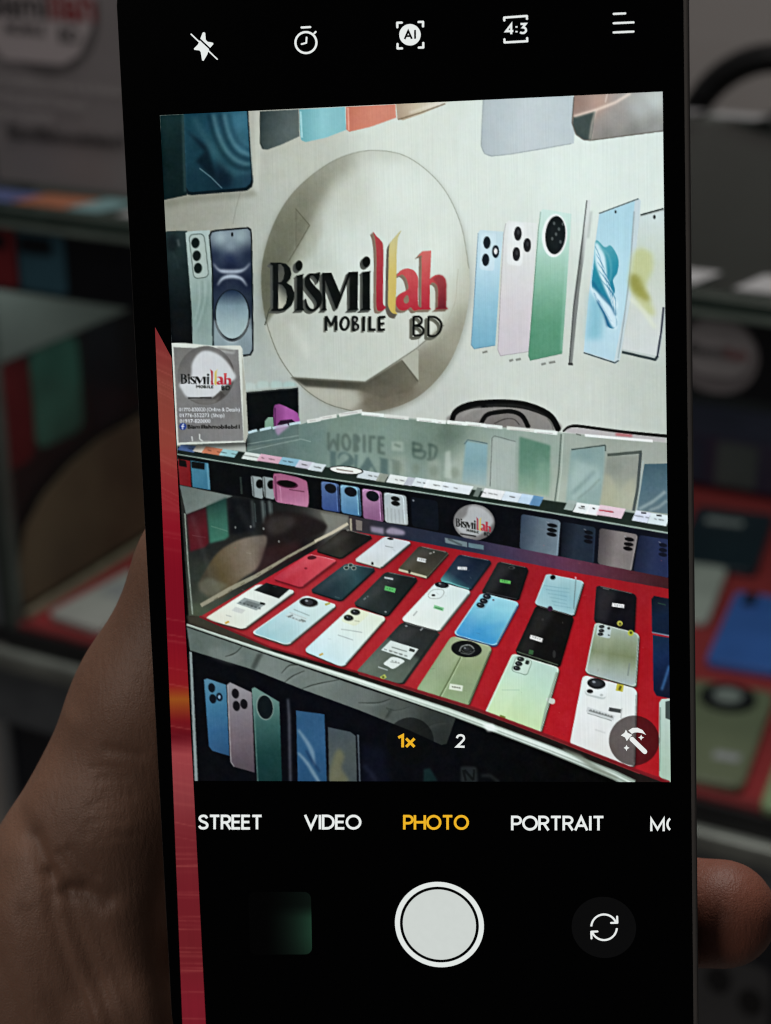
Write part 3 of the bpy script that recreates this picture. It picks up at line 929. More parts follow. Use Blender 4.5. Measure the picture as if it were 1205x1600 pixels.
fill([(455, 590), (571, 597), (628, 562), (655, 595), (640, 612), (600, 622), (560, 610), (478, 604)], Lin((455, 600), (650, 590), [(58, 60, 50), (74, 74, 62), (108, 106, 88)]), 1, 1)
fill([(470, 606), (560, 611), (575, 622), (545, 642), (505, 628)], (172, 172, 154), .85, 3)
fill([(560, 608), (640, 600), (655, 612), (610, 640), (570, 640)], (104, 98, 82), .7, 5)
line([(455, 590), (571, 597), (650, 545), (694, 508)], 1.3, (96, 98, 84), .75)
fill([(629, 562), (650, 546), (654, 548), (654, 594)], (166, 168, 148), .95)
line([(628, 563), (653, 596)], 1.5, (84, 84, 70), .9)
line([(654, 520), (655, 600)], 1, (142, 144, 126), .5)
line([(414, 508), (420, 486), (424, 478)], 1.6, (60, 66, 54), .9)
line([(409, 455), (411, 405), (428, 350), (455, 305), (495, 268), (540, 243), (590, 235), (640, 247), (690, 290), (720, 350), (733, 420)], 1.3, (112, 118, 100), .5, 0, True)
line([(414, 490), (420, 515), (438, 560), (470, 602), (510, 630), (555, 643)], 1.4, (96, 102, 88), .7, 0, True)
line([(716, 420), (712, 470), (690, 530)], 1.2, (164, 162, 140), .6)

# --- the lettering on the sign
def E_(cx, cy, rx, ry):
    return ell(cx, cy, rx, ry, 0, 28)


B_OUT = [(422.6, 410.5), (437, 410), (447, 412), (453.6, 419), (455.5, 428), (453.5, 436), (448, 442), (456, 447), (460, 457), (459.8, 467), (456, 477), (448, 484), (438, 486), (423.5, 485.8), (424, 484), (427, 482), (426.6, 415), (422.6, 412.3)]
B_IN1 = [(435, 412.6), (439.5, 412.8), (443.5, 418), (444.8, 427), (443, 436), (439.5, 440.5), (435, 441.6)]
B_IN2 = [(435, 443.4), (441, 445), (446.6, 452), (448.8, 463), (447, 474), (441.5, 481.5), (435, 482.6)]
I1 = [(463, 430.6), (475.3, 428), (473.6, 431), (473.6, 481.5), (475.8, 484.4), (461, 485.2), (464.2, 481.8), (464.4, 433)]
S_ = spl([(500.2, 425.4), (499.6, 432), (497.6, 441.8), (495.2, 437), (490, 431), (485.8, 431), (484.4, 434.6), (486.4, 440), (493, 448), (500.6, 456), (503.6, 464.6), (502.4, 474.6), (497, 482.4), (488.4, 486.4), (481, 484), (477.6, 478), (476.6, 467.4),
          (478.6, 468), (480.8, 475.6), (485, 481.4), (490, 482.4), (494.2, 479), (495, 473.6), (492, 467), (484, 457), (477.2, 447.4), (476.2, 438), (479, 431), (484.6, 427), (492, 427.4)], n=3)
M1 = [(503.8, 426), (518, 426), (533, 461.5), (527, 483), (524.6, 481)]
M2 = [(503.5, 427), (508, 430), (509.6, 481.6), (511.4, 484.4), (501.6, 484.8), (504.6, 481)]
M3 = [(530, 468), (545, 425), (549, 425), (527.4, 483)]
M4 = [(546.6, 425), (559.8, 424.4), (559, 481.6), (560.8, 484), (543.4, 485), (546.8, 481.4)]
I2 = [(565.8, 425), (579.8, 423.5), (578.4, 426), (578.2, 481.6), (580, 484), (562, 485), (567, 481.4), (567, 427.4)]
L1 = spl([(583, 362), (588.5, 369), (594.5, 375), (599, 386), (599, 430), (598.6, 470), (600.4, 477.5), (603.4, 479.6), (600, 484), (594, 486), (588.6, 480), (588.2, 440), (588.5, 400), (586.4, 374)], n=5)
L2 = spl([(627, 359.6), (624, 367), (621.8, 374), (620, 400), (619.6, 440), (618, 480), (618.6, 487), (621.4, 490.4), (613, 489), (607.4, 480), (606.4, 468), (607, 430), (608.2, 386), (612, 376.5), (620, 367)], n=5)
A_OUT = spl([(620, 431), (626, 423), (636, 419.4), (646, 422), (652, 430), (653.6, 440), (653.2, 462), (653.6, 477), (657, 481), (653, 484.4), (646.6, 485), (642, 480), (637, 483.6), (630, 485), (623.4, 483), (619, 475.6), (619.4, 467), (624, 460), (631, 456), (638, 451.4), (637.6, 443), (634.4, 434), (629, 429), (624, 430.4)], n=4)
A_IN = spl([(637, 461), (632, 465), (630.6, 470), (633, 474), (637, 473.6), (639.4, 469)], n=4)
H_ = [(660, 392.6), (674, 391.4), (672, 437), (675, 433), (680, 430), (686, 429), (692, 431), (696, 436), (697.6, 444), (697, 480), (700.6, 482.4), (679.6, 483.4), (684.6, 480), (685, 452), (683.4, 445.6), (679.6, 441.6), (675, 441.4), (672, 445), (671.6, 480.4), (674, 483.4), (652.6, 484), (658.6, 480), (659.2, 398.6), (652.8, 401)]
BLACKS = [B_OUT, I1, S_, M1, M2, M3, M4, I2, E_(467.4, 415, 5.6, 8), E_(572.8, 409, 6.2, 8.4)]


def rod(p, q, w):
    p, q = np.array(p, float), np.array(q, float)
    d = (q - p) / np.hypot(*(q - p)) * .5 * w
    n = np.array([-d[1], d[0]])
    return [p + n, q + n, q - n, p - n]


MOB = [rod((509.5, 494), (509.5, 517), 4.2), rod((509.5, 494), (518, 509), 4.2), rod((518, 509), (525, 493.5), 4.2), rod((525, 493.5), (525.5, 516.5), 4.6)]
MOB_O, MOB_OI = ell(538.6, 505.6, 8.4, 11.6, 8), ell(538.8, 505.6, 3.6, 7.6, 8)
MOB += [rod((552, 494.5), (552, 516.8), 4.6), rod((568.6, 494), (568.2, 517.6), 4.8), rod((578, 494.5), (578, 516.6), 4.6), rod((577, 515), (587, 515), 4.2),
        rod((592.6, 495), (592.6, 517), 4.6), rod((592, 496), (602.4, 495), 4), rod((592, 506), (600.6, 505.4), 3.6), rod((592, 515.4), (601.6, 515), 4)]
MOB_B = [spl([(551, 494), (558, 494.6), (560, 499), (557, 504.4), (551, 505.4)], n=4), spl([(551, 504), (559.6, 506), (562, 511), (559, 516), (551, 517.4)], n=4)]
MOB_BI = [ell(554.8, 499.6, 1.8, 2.6), ell(556, 511, 2.2, 3)]


def logo(f=lambda p: np.asarray(p, float), depth=True, small=True, k=1.0):
    ext = np.array([-4.6, 4.2])
    if depth:
        for s in np.linspace(1, .2, 6):
            o = ext * s
            g = (78, 82, 76) if s > .5 else (60, 66, 62)
            fill([f(np.asarray(p) + o) for p in BLACKS], g, .95, 0, True, True)
            fill([f(np.asarray(p) + o) for p in (L1, A_OUT, H_)], (128, 108, 92) if s > .5 else (142, 118, 98), .95, 0, True, True)
            fill(f(np.asarray(L2) + o * np.array([.9, 1.7])), (96, 90, 78), .95)
        fill([f(np.asarray(p) + ext * .9) for p in (B_IN1, B_IN2)], (110, 112, 98), .6, 1, True)
    fill([f(p) for p in BLACKS], (14, 19, 18), 1, 0, True, True)
    if depth:
        fill([f(B_IN1)], Lin((435, 412), (446, 440), [(66, 70, 64), (82, 86, 78)]), 1, 0, True)
        fill([f(B_IN2)], Lin((435, 470), (449, 455), [(172, 172, 150), (130, 134, 118), (64, 70, 66)]), 1, 0, True)
    else:
        fill([f(B_IN1), f(B_IN2)], (150, 150, 150), .8, 0, True)
    a, b = f([(0, 365)])[0], f([(0, 485)])[0]
    fill(f(L1), Lin(a, b, [(172, 66, 72), (166, 52, 62), (158, 36, 52)]))
    fill(f(L2), Lin(a, b, [(196, 190, 132), (206, 186, 96), (204, 180, 84)]))
    a, b = f([(0, 392)])[0], f([(0, 484)])[0]
    fill([f(A_OUT), f(A_IN)], Lin(a, b, [(206, 110, 104), (196, 78, 82), (176, 46, 60)]), 1, 0, True)
    hl, hr = f([(655, 440)])[0], f([(700, 440)])[0]
    fill(f(H_), Lin(a, b, [(208, 112, 106), (196, 76, 80), (168, 40, 56)]))
    if depth:
        fill([(684, 440), (700, 440), (701, 484), (680, 484)], (86, 40, 46), .0)
        H2 = [(676, 435), (686, 429), (692, 431), (696, 436), (697.6, 444), (697, 480), (700.6, 482.4), (679.6, 483.4), (684.6, 480), (685, 452), (683.4, 445.6)]
        fill(H2, Lin((690, 430), (690, 484), [(150, 64, 68), (126, 48, 54), (88, 36, 42)]), .85, 1)
    dk = (22, 27, 25)
    if depth:
        fill([f(np.asarray(p) + np.array([-2, 2.4])) for p in MOB], (96, 100, 90), .8, 0, True, True)
    fill([f(p) for p in MOB + MOB_B], dk, 1, 0, True, True)
    fill([f(MOB_O), f(MOB_OI)], dk, 1, 0, True)
    fill([f(p) for p in MOB_BI], (150, 154, 144), .9, 0, True)
    for off, c in (([(-5, 5), (-3.5, 3.5)] if depth else []) and [((-5, 5), (104, 106, 92)), ((-3.4, 3.4), (92, 96, 84))]) + [((0, 0), (14, 18, 17))]:
        o = np.array(off)
        bd = [[(646.5, 494), (646.5, 524.5)], [(646.5, 495), (655, 495), (659.4, 500), (657, 506), (650, 508.4)], [(647, 508.6), (657, 510), (662, 516), (659, 523), (647, 524.4)],
              [(669.6, 494), (669.6, 525)], [(669.6, 495), (680, 495.6), (688, 502), (690, 510), (686, 520), (678, 525), (669.6, 524.6)]]
        for s in bd:
            line(f(np.asarray(s) + o), 3.4 * k, c, 1, 0, len(s) > 2)


logo()

# --- poster phones at the left
fill([(256, 364), (262, 361), (293, 360.6), (296, 430), (301, 500), (301, 540), (266, 540), (260, 440)], Lin((275, 360), (282, 540), [(34, 54, 56), (22, 38, 40), (12, 20, 22), (14, 16, 18)]))
fill(ell(270, 380, 9, 14), (16, 26, 30), .8, 3)
line([(278, 374), (280, 385)], 2.2, (104, 118, 118), .8, 1)
line([(270, 394), (276, 405), (279, 420)], 1.6, (44, 60, 62), .6, 1)
line([(261.5, 458), (264, 495), (268, 540)], 1.3, (126, 136, 136), .9)
fill([(290, 364), (294, 361.6), (328, 359.6), (331, 420), (333, 545), (301.5, 545), (299.6, 480), (294.6, 420)], Lin((290, 360), (330, 540), [(160, 180, 172), (148, 170, 162), (118, 146, 138), (134, 158, 152)]))
for k in range(4):
    line([(311 + k * 5, 438), (312 + k * 4, 470), (305 + k * 2, 500 + k * 6)], 1.5, (104, 134, 126) if k % 2 else (164, 188, 180), .6, 1, True)
MQ = [(294.6, 366), (319.6, 364.4), (327.4, 433), (302.6, 436.6)]
fill(rquad(MQ, .28, .12), (84, 104, 98))
fill(rquad(MQ, .25, .1, (.05, .02, .95, .98)), (156, 174, 164))
for q in ((305.6, 379.6), (307.6, 399.6), (309.6, 419)):
    fill(ell(q[0], q[1], 7, 9), (122, 142, 134)); fill(ell(q[0], q[1], 6.2, 8), (14, 26, 26))
SB = [(326.4, 368), (329.6, 361), (338, 359), (388, 354.6), (392.6, 358), (394, 366), (396, 470), (396.4, 548), (392, 555.6), (378, 557.4), (332, 546), (331, 420)]
fill(SB, (14, 26, 32))
SI = [(328.8, 370), (331.6, 363.4), (338, 361.6), (387, 357.4), (390.8, 360.6), (391.8, 367), (393.6, 470), (394, 546), (390.4, 552.8), (378, 554.6), (334.6, 543), (333.4, 420)]
fill(SI, Fld([(345, 372, (150, 172, 176)), (375, 370, (146, 168, 170)), (360, 385, (128, 150, 160)), (360, 404, (26, 40, 78)), (335, 400, (26, 40, 68)), (388, 400, (24, 36, 62)), (360, 416, (16, 26, 54)),
             (340, 440, (18, 28, 52)), (388, 440, (16, 26, 50)), (338, 480, (30, 44, 66)), (390, 480, (28, 42, 60)), (337, 520, (128, 150, 156)), (390, 520, (132, 154, 160)), (360, 545, (146, 166, 168))]))
line([(334, 412), (341, 421), (350, 424), (372, 424), (383, 420), (391, 411)], [1, 3, 6, 6, 3, 1], (176, 190, 204), .85, 1, True)
line([(340, 446), (347, 436), (357, 432), (367, 432), (378, 436), (386, 447)], [1, 4, 6, 6, 4, 1], (180, 194, 208), .9, 1, True)
fill(ell(363, 493, 28, 41), (12, 22, 30)); fill(ell(363, 491, 25.5, 38), Lin((363, 452), (363, 530), [(18, 36, 66), (112, 142, 154), (142, 168, 170), (154, 178, 176)]))
line([(336, 500), (346, 524), (362, 534), (379, 524), (391, 498)], 2.2, (206, 216, 212), .7, 1, True)
fill([(336, 500), (346, 526), (356, 533), (340, 540), (334, 536)], (134, 156, 160), .7, 3)
fill(ell(363, 366.4, 1.9, 3.3), (10, 16, 20))

# --- poster phones at the right
fill([(747, 364), (750.4, 359.4), (787, 362), (783, 400), (774, 540), (741, 545.6), (736, 539), (740.6, 470)], Lin((765, 360), (757, 545), [(184, 208, 210), (168, 204, 214), (132, 188, 208), (104, 172, 200)]))
line([(747.4, 364), (741, 470), (736.6, 539), (741, 545), (774, 539.6)], 1.2, (84, 122, 146), .6)
fill(rquad([(752, 363.5), (776, 364.5), (772, 424), (749, 421)], .2, .1), (190, 212, 216), .8)
for q in ((761, 379), (759, 406)):
    fill(ell(q[0], q[1], 5.6, 9.8), (26, 36, 44))
fill(ell(774.6, 393, 5.6, 10), (24, 34, 48)); fill(ell(774.6, 392.6, 2.6, 5), (214, 224, 226))
fill([(795, 344.6), (790.4, 349), (787, 366), (777.6, 546), (781.6, 556.6), (826, 549), (839, 349)], Lin((812, 345), (803, 555), [(212, 216, 208), (206, 206, 200), (198, 190, 190), (192, 184, 186)]))
line([(790.8, 349), (787, 366), (778, 546), (782, 556), (826, 549.4)], 1.2, (140, 134, 136), .6)
fill(rquad([(795, 347), (820, 348), (816, 416), (792, 413)], .2, .1), (218, 220, 214), .8)
for q in ((809.4, 365), (824, 383), (807, 397)):
    fill(ell(q[0], q[1], 6, 11), (34, 36, 40)); fill(ell(q[0] + .6, q[1] - 2, 2, 4), (66, 70, 74), .7)
fill([(848, 326.6), (844.4, 331), (842, 352), (825.6, 556), (828.4, 563.6), (878.4, 552.4), (886, 440), (893, 334)], Lin((868, 327), (852, 562), [(192, 218, 204), (168, 206, 186), (124, 184, 154), (84, 158, 122), (76, 150, 114)]))
line([(845, 331), (841.6, 356), (826.4, 556), (829, 563), (878.4, 552.4)], 1.2, (70, 118, 96), .6)
line([(889, 350), (883, 450), (877, 548)], 3, (164, 206, 186), .5, 1)
fill(ell(866.6, 368, 19.6, 34, 4), (216, 228, 220)); fill(ell(868, 367.4, 15.8, 30, 4), (22, 30, 32))
for q in ((866, 349), (873.6, 358), (863, 373), (876, 378), (869, 366), (879.6, 350)):
    fill(ell(q[0], q[1], 1.8, 2.8), (94, 106, 106), .8)
fill([(916.6, 312), (923.4, 313), (921, 346), (906, 450), (894, 570), (888.6, 569), (895, 480), (908, 380)], Lin((908, 0), (922, 0), [(120, 126, 122), (196, 202, 194), (206, 212, 204)]))
line([(917, 313), (909, 386), (897, 480), (889.6, 568)], 1.6, (72, 78, 78), .9)
line([(924, 330), (919, 372)], 3, (150, 156, 150), .7, 1)
fill([(888, 567), (895, 567), (895.4, 571), (888, 570.4)], (50, 54, 54))
fill([(936, 334), (998, 309.6), (1001.6, 314), (999, 345), (985, 470), (968.6, 562), (963, 568.6), (911.6, 551), (922, 440)], (184, 200, 200))
fill([(936.6, 335), (992, 314), (979, 470), (959.6, 564), (912.4, 549), (922.6, 440)], Lin((950, 320), (930, 560), [(158, 202, 214), (164, 206, 216), (172, 208, 216), (166, 200, 210)]))
fill([(922, 455), (944, 480), (940, 530), (916, 530)], (96, 182, 206), .6, 4)
fill(spl([(931, 376), (945, 386), (955, 384), (966, 404), (965, 425), (958, 438), (961, 455), (955, 472), (964, 500), (962, 512), (951, 511), (944, 492), (932, 470), (925, 447), (928, 410)]), Lin((930, 380), (962, 500), [(80, 176, 192), (30, 150, 178), (22, 134, 172), (26, 118, 164)]))
fill(spl([(931, 379), (944, 397), (948, 420), (949, 440), (955, 456), (965, 474), (962, 482), (950, 462), (939, 436), (930, 408)]), (206, 226, 228), .9, 1)
fill(spl([(923, 448), (934, 456), (948, 470), (962, 490), (964, 512), (956, 510), (945, 488), (931, 468)]), (208, 226, 228), .9, 1)
line([(926, 440), (940, 462), (955, 478), (962, 492)], 2.6, (18, 96, 148), .8, 1, True)
line([(934, 470), (944, 490), (950, 510)], 3, (20, 92, 150), .8, 1, True)
line([(936, 386), (950, 398), (955, 420), (953, 440)], 2, (120, 196, 208), .7, 1, True)
for k in range(9):
    o = k * 3.2
    line([(930 + o * .3, 384 + o * 2), (938 + o * .8, 404 + o * 2.2), (944 + o * .7, 430 + o * 1.8), (952 + o * .4, 456 + o * 1.5)], [.6, 1.6, 1.4, .5], (224, 238, 240) if k % 2 else (14, 108, 158), .55, 0, True)
for k in range(5):
    line([(925 + k * 3, 452 + k * 5), (936 + k * 3, 472 + k * 5), (950 + k * 2, 494 + k * 3)], [.5, 1.5, .5], (18, 96, 152) if k % 2 else (230, 240, 242), .6, 0, True)
for k in range(6):
    line([(990 + k * 4, 398 + k * 6), (996 + k * 4, 424 + k * 7), (1010 + k * 3, 452 + k * 6)], [.5, 1.8, .6], (120, 124, 40) if k % 2 else (222, 224, 170), .4, 1, True)
line([(936, 333.6), (998, 310.4)], 1.6, (56, 78, 82))
line([(912, 551), (961, 567), (967, 563)], 2, (52, 74, 82))
line([(991, 330), (984, 430), (975, 500), (966, 560)], 2.4, (138, 156, 158), .7)
fill(ell(962, 331, 1.5, 2.5), (22, 30, 34))
fill([(1000, 337), (1040, 325), (1040, 500), (1030, 560), (1026, 564), (971, 549), (985, 480)], (176, 186, 178))
fill([(1000, 339), (1040, 329), (1040, 480), (1026, 556), (972, 545), (985, 480)], Lin((1010, 340), (1000, 550), [(192, 206, 200), (186, 196, 176), (192, 198, 186), (194, 200, 194)]))
fill(spl([(988, 400), (1000, 388), (1018, 396), (1020, 420), (1010, 450), (1024, 490), (1012, 490), (992, 466), (984, 440)]), (186, 194, 120), .75, 3)
fill(spl([(986, 430), (998, 432), (1006, 450), (1016, 470), (1000, 464), (986, 450)]), (140, 142, 40), .75, 3)
line([(984, 466), (1000, 480), (1014, 498), (1024, 512)], 5, (214, 218, 186), .7, 2, True)
line([(1001, 336), (1037, 326)], 2.6, (44, 58, 58))
line([(972, 550), (1024, 562), (1028, 556)], 4, (42, 58, 62))
line([(1027, 558), (1033, 520), (1037, 480)], 3, (36, 44, 66), .9)
fill(ell(1022.6, 339, 2, 3.4), (18, 24, 24))
for q in ((754, 551, 8), (796, 564, 6), (806, 562.6, 8), (846, 569.6, 7), (858, 567, 10)):
    line([(q[0], q[1]), (q[0] + q[2], q[1] - 2)], 3.4, (112, 116, 108), .8, 0)

# --- wire chair behind the counter
fill(spl([(708, 660), (716, 642), (745, 632), (800, 632), (850, 645), (870, 672)]), (128, 125, 120), .95, 1)
fill(spl([(745, 664), (760, 650), (790, 645), (815, 650), (826, 668)]), (116, 112, 108), .95, 1)
line([(706, 660), (711, 645), (726, 636), (748, 631.6), (785, 630), (818, 633), (846, 642), (863, 653), (873, 672)], [7, 9, 11, 12, 12, 12, 11, 9, 9], (14, 15, 15), 1, 0, True)
line([(751, 664), (760, 649), (778, 644), (800, 643), (816, 650), (826, 668)], 7, (16, 17, 17), 1, 0, True)
line([(722, 650), (736, 641), (752, 637)], 4, (150, 148, 142), .6, 1, True)
line([(772, 662), (788, 655), (803, 655), (812, 664)], 1.6, (60, 58, 56), .8, 0, True)
line([(760, 633.5), (790, 632.6), (815, 635), (842, 644), (858, 656)], 1.6, (92, 96, 92), .5, 1, True)
line([(856, 654), (862, 662), (865, 672)], 2.0, (92, 94, 90), .8, 0, True)
fill([(884, 668), (904, 668), (1040, 684), (1040, 692), (884, 676)], (168, 160, 160), .8, 1)
line([(880, 674), (888, 667.6), (900, 665.6), (930, 669), (975, 675), (1045, 681.6)], [3, 4, 4.6, 4.6, 4.6, 5], (14, 15, 18), 1, 0, True)
line([(962, 678.6), (988, 681)], 3.4, (176, 60, 70), .8, 1)

# --- dark cabinet with a purple phone
fill([(381, 612), (467, 603), (469, 700), (385, 710)], (10, 14, 16))
for i, q in enumerate(((383, 604), (403, 601), (424, 601), (444, 602))):
    fill(spl([(q[0], q[1] - 4), (q[0] + 9, q[1] - 6), (q[0] + 18, q[1] - 3), (q[0] + 19, q[1] + 3), (q[0] + 9, q[1] + 5), (q[0], q[1] + 5)]), (172 - 6 * i, 186, 176), .9, 1)
    line([(q[0] + 18, q[1] - 3), (q[0] + 19, q[1] + 4)], 1.2, (104, 118, 110), .6, 1)
line([(381, 612), (467, 604)], 3, (158, 170, 158), .9)
line([(382, 615), (467, 607)], 2, (30, 36, 36))
line([(467, 603), (468, 664)], 2, (158, 166, 154), .9)
fill([(414, 658), (419, 652), (427, 652), (428, 670), (414, 671)], (116, 158, 134))
fill(spl([(428, 637), (434, 631.6), (442, 633), (463, 643.6), (466.6, 650), (467, 661), (446, 663), (434, 671), (428.4, 667)], n=4), Lin((428, 650), (467, 650), [(128, 54, 124), (176, 84, 170), (166, 76, 162)]))
fill([(433, 664), (438, 657), (456, 655), (462, 660), (446, 664)], (40, 20, 44))
line([(430, 637), (430, 667)], 2, (88, 32, 88), .9)
fill([(386, 677), (404, 672), (468, 661), (468, 710), (386, 712)], Lin((386, 680), (468, 700), [(74, 96, 96), (84, 112, 110), (92, 118, 114)]))
line([(386, 694), (470, 680)], 1.4, (136, 160, 152), .7)
for q in ((388, 676, 402, 672), (406, 672, 424, 668), (426, 669, 450, 664), (452, 663, 470, 660)):
    line([(q[0], q[1]), (q[2], q[3])], 4, (176, 204, 206), .95)
fill(spl([(430, 668), (442, 664), (452, 665), (440, 676), (434, 680)]), (174, 138, 176), .8, 1)

# --- the counter's glass top with what it mirrors
GT = [(467, 664), (500, 654), (548, 643.6), (600, 649), (700, 660), (792, 669), (880, 676), (1045, 692), (1045, 815), (975, 800), (860, 785), (640, 752), (500, 728), (385, 706), (386, 698), (467, 686)]
fill(GT, Fld([(480, 690, (96, 126, 120)), (540, 660, (112, 138, 124)), (600, 680, (118, 144, 130)), (700, 680, (92, 116, 102)), (660, 700, (106, 132, 118)), (730, 720, (150, 166, 148)), (790, 690, (138, 158, 146)), (560, 720, (124, 150, 138)),
            (860, 700, (140, 160, 146)), (900, 690, (150, 162, 148)), (960, 695, (146, 156, 142)), (1020, 700, (150, 158, 146)), (880, 770, (160, 172, 154)), (430, 710, (88, 112, 108)), (640, 740, (134, 156, 144)), (760, 760, (160, 172, 160))]))
line([(388, 704), (470, 686), (486, 690)], 1.5, (150, 172, 162), .5)


def mirror_letters():
    # the sign's name upside down in the glass: sheared copies of the lettering, faint
    fl = lambda p: np.stack([(np.asarray(p, float)[:, 0] - 507) * .95 + 511, 703 - (np.asarray(p, float)[:, 1] - 494) * 1.2 + (np.asarray(p, float)[:, 0] - 507) * .07], 1)
    fill([fl(p) for p in MOB + MOB_B], (66, 88, 82), .6, 1, True, True)
    fill([fl(MOB_O), fl(MOB_OI)], (66, 88, 82), .6, 1, True)
    for s in ([(646, 690), (646, 712)], [(646, 692), (658, 696), (656, 704), (646, 703)], [(646, 703), (664, 706), (660, 716), (646, 713)], [(672, 694), (672, 716)], [(670, 694), (682, 700), (678, 716), (668, 718)]):
        line(s, 4, (58, 84, 76), .65, 1, len(s) > 2)
    f2 = lambda p: np.stack([(np.asarray(p, float)[:, 0] - 422) * .95 + 476, 736 - (np.asarray(p, float)[:, 1] - 425) * .62 + (np.asarray(p, float)[:, 0] - 422) * .13], 1)
    fill([f2(p) for p in (I1, S_, M1, M2, M3, M4, I2)], (58, 90, 92), .6, 1, True, True)
    fill([(612, 690), (630, 690), (631, 706), (612, 704)], (150, 168, 152), .7, 1); line([(616, 694), (626, 698)], 3, (80, 104, 94), .7, 1)


mirror_letters()
for k, x in enumerate((612, 640, 668, 700)):
    fill([(x, 715 + k * 2), (x + 20, 712 + k * 3), (x + 22, 745 + k * 4), (x, 745 + k * 4)], ((148, 160, 138), (116, 142, 132), (156, 166, 150), (164, 176, 160))[k], .5, 3)
    fill(ell(x + 10, 730 + k * 3, 7, 9), (104, 120, 100), .4, 2)
fill([(696, 706), (704, 704), (706, 748), (694, 746)], (176, 188, 172), .6, 1)
fill([(728, 689), (762, 694), (760, 760), (722, 754)], Lin((740, 690), (738, 760), [(124, 170, 180), (112, 158, 168), (148, 172, 168)]), .9, 1)
line([(726, 694), (731, 687), (762, 693)], 1.6, (70, 100, 108), .8)
fill([(768, 682), (806, 690), (804, 768), (764, 762)], (158, 170, 160), .8, 1)
line([(766, 760), (769, 684), (773, 681), (806, 690)], 1.4, (96, 108, 104), .8)
fill([(812, 682), (860, 696), (858, 776), (810, 768)], Lin((835, 685), (835, 775), [(74, 128, 104), (86, 138, 114), (140, 170, 144)]), .9, 1)
fill(ell(850, 745, 12, 26), (120, 160, 136), .5, 3)
line([(877, 678), (873, 740), (867, 784)], 2.2, (86, 106, 96), .9)
line([(880.5, 678), (877, 740), (871, 784)], 1.6, (176, 190, 172), .7)
fill([(892, 703), (946, 696), (941, 770), (936, 792), (884, 786)], Fld([(915, 710, (118, 152, 150)), (930, 740, (130, 160, 156)), (900, 770, (134, 164, 156)), (895, 740, (138, 166, 158))]), .95, 1)
fill([(900, 718), (936, 732), (940, 752), (898, 784), (888, 772)], (158, 184, 176), .6, 3)
line([(893, 772), (912, 754), (930, 736)], 4, (104, 134, 132), .7, 2)
line([(902, 780), (922, 764), (938, 748)], 2, (110, 132, 124), .7, 1)
line([(893, 702.5), (946, 695.6), (946, 705)], 2, (54, 74, 72), .9)
fill([(949, 713), (1000, 711), (994, 798), (938, 790)], Fld([(960, 730, (128, 136, 124)), (985, 730, (140, 146, 134)), (955, 775, (160, 164, 134)), (985, 780, (162, 166, 146))]), .95, 1)
fill([(945, 740), (956, 745), (964, 768), (966, 772), (980, 752), (992, 746), (988, 797), (938, 790)], (168, 170, 140), .5, 2)
line([(949, 711), (1003, 706)], 4.6, (66, 78, 72), .9)
line([(1001, 708), (997, 760), (990, 798)], 4.6, (60, 74, 76), .9)
line([(1005, 720), (1000, 760), (995, 798)], 2.4, (152, 170, 166), .8)
fill([(1007, 725), (1045, 724), (1045, 803), (996, 797)], Lin((1010, 725), (1010, 800), [(54, 90, 106), (70, 106, 124), (86, 116, 128)]), .95)
line([(998, 796), (1020, 784), (1040, 768)], 5, (142, 164, 166), .8, 1)
line([(1014, 798), (1030, 792), (1042, 782)], 4, (146, 166, 164), .7, 1)
# bright stickers on the far edge
line([(470, 661), (500, 653.6), (548, 643.6), (600, 649.4), (700, 660.4), (792, 669.6), (880, 677)], 2.4, (158, 172, 158), .8)
for x, y, w in ((480, 657, 18), (500, 652, 23), (530, 645.6, 33), (565, 647.6, 32), (600, 651.6, 36), (651, 656.4, 28), (681, 659, 13), (699, 660.8, 27), (727, 663, 28), (757, 666.4, 25), (792, 670.6, 40), (835, 675, 33)):
    sl = -.2 if x < 550 else .11
    line([(x, y - sl * w * .5), (x + w + 3, y + sl * w * .5)], 5.6, (216, 222, 212) if x % 2 else (204, 206, 194), .95)
    line([(x + 4, y + 1), (x + w - 4, y + 1 + sl * w * .4)], 1.4, (150, 140, 136), .5)
line([(914, 680), (960, 684), (1020, 689)], 4, (224, 228, 226), .95)
line([(900, 678), (908, 680)], 2, (90, 96, 90), .8)
# near edge band
NE = [(277, 697), (368, 704), (500, 728), (640, 750), (760, 768), (860, 782), (975, 799), (1045, 811), (1045, 836), (860, 803), (650, 770), (492, 748), (277, 712)]
fill(NE, Lin((280, 700), (1040, 820), [(22, 34, 32), (30, 44, 38), (26, 40, 34), (34, 46, 40)]))
line([(368, 704), (500, 728), (640, 750), (760, 768), (860, 782), (975, 799), (1045, 811)], 1.5, (120, 142, 132), .5)
rs = np.random.RandomState(4)
ST = [(280, 698, 26, (70, 100, 160)), (304, 700, 18, (206, 196, 176)), (318, 702, 34, (196, 120, 88)), (345, 706, 24, (140, 196, 200)), (380, 711, 26, (206, 214, 204)), (404, 714, 34, (208, 160, 176)),
      (438, 719, 30, (128, 184, 206)), (464, 724, 24, (190, 186, 196)), (484, 728, 22, (196, 206, 206)), (560, 740, 34, (196, 206, 206)), (590, 745, 14, (140, 148, 132)), (606, 747, 28, (214, 220, 212)), (634, 751, 12, (176, 180, 186)),
      (646, 752, 22, (206, 216, 214)), (664, 755, 28, (220, 226, 222)), (690, 759, 46, (214, 222, 222)), (742, 768, 8, (110, 124, 118)), (754, 769, 32, (222, 222, 218)), (786, 774, 26, (206, 218, 224)), (812, 778, 20, (180, 206, 226)), (830, 781, 16, (88, 146, 196)),
      (884, 788, 14, (150, 168, 160)), (898, 792, 22, (222, 228, 224)), (918, 795, 18, (226, 228, 226)), (934, 796, 40, (220, 188, 196)), (990, 805, 24, (206, 212, 226)), (1014, 809, 30, (206, 220, 220))]
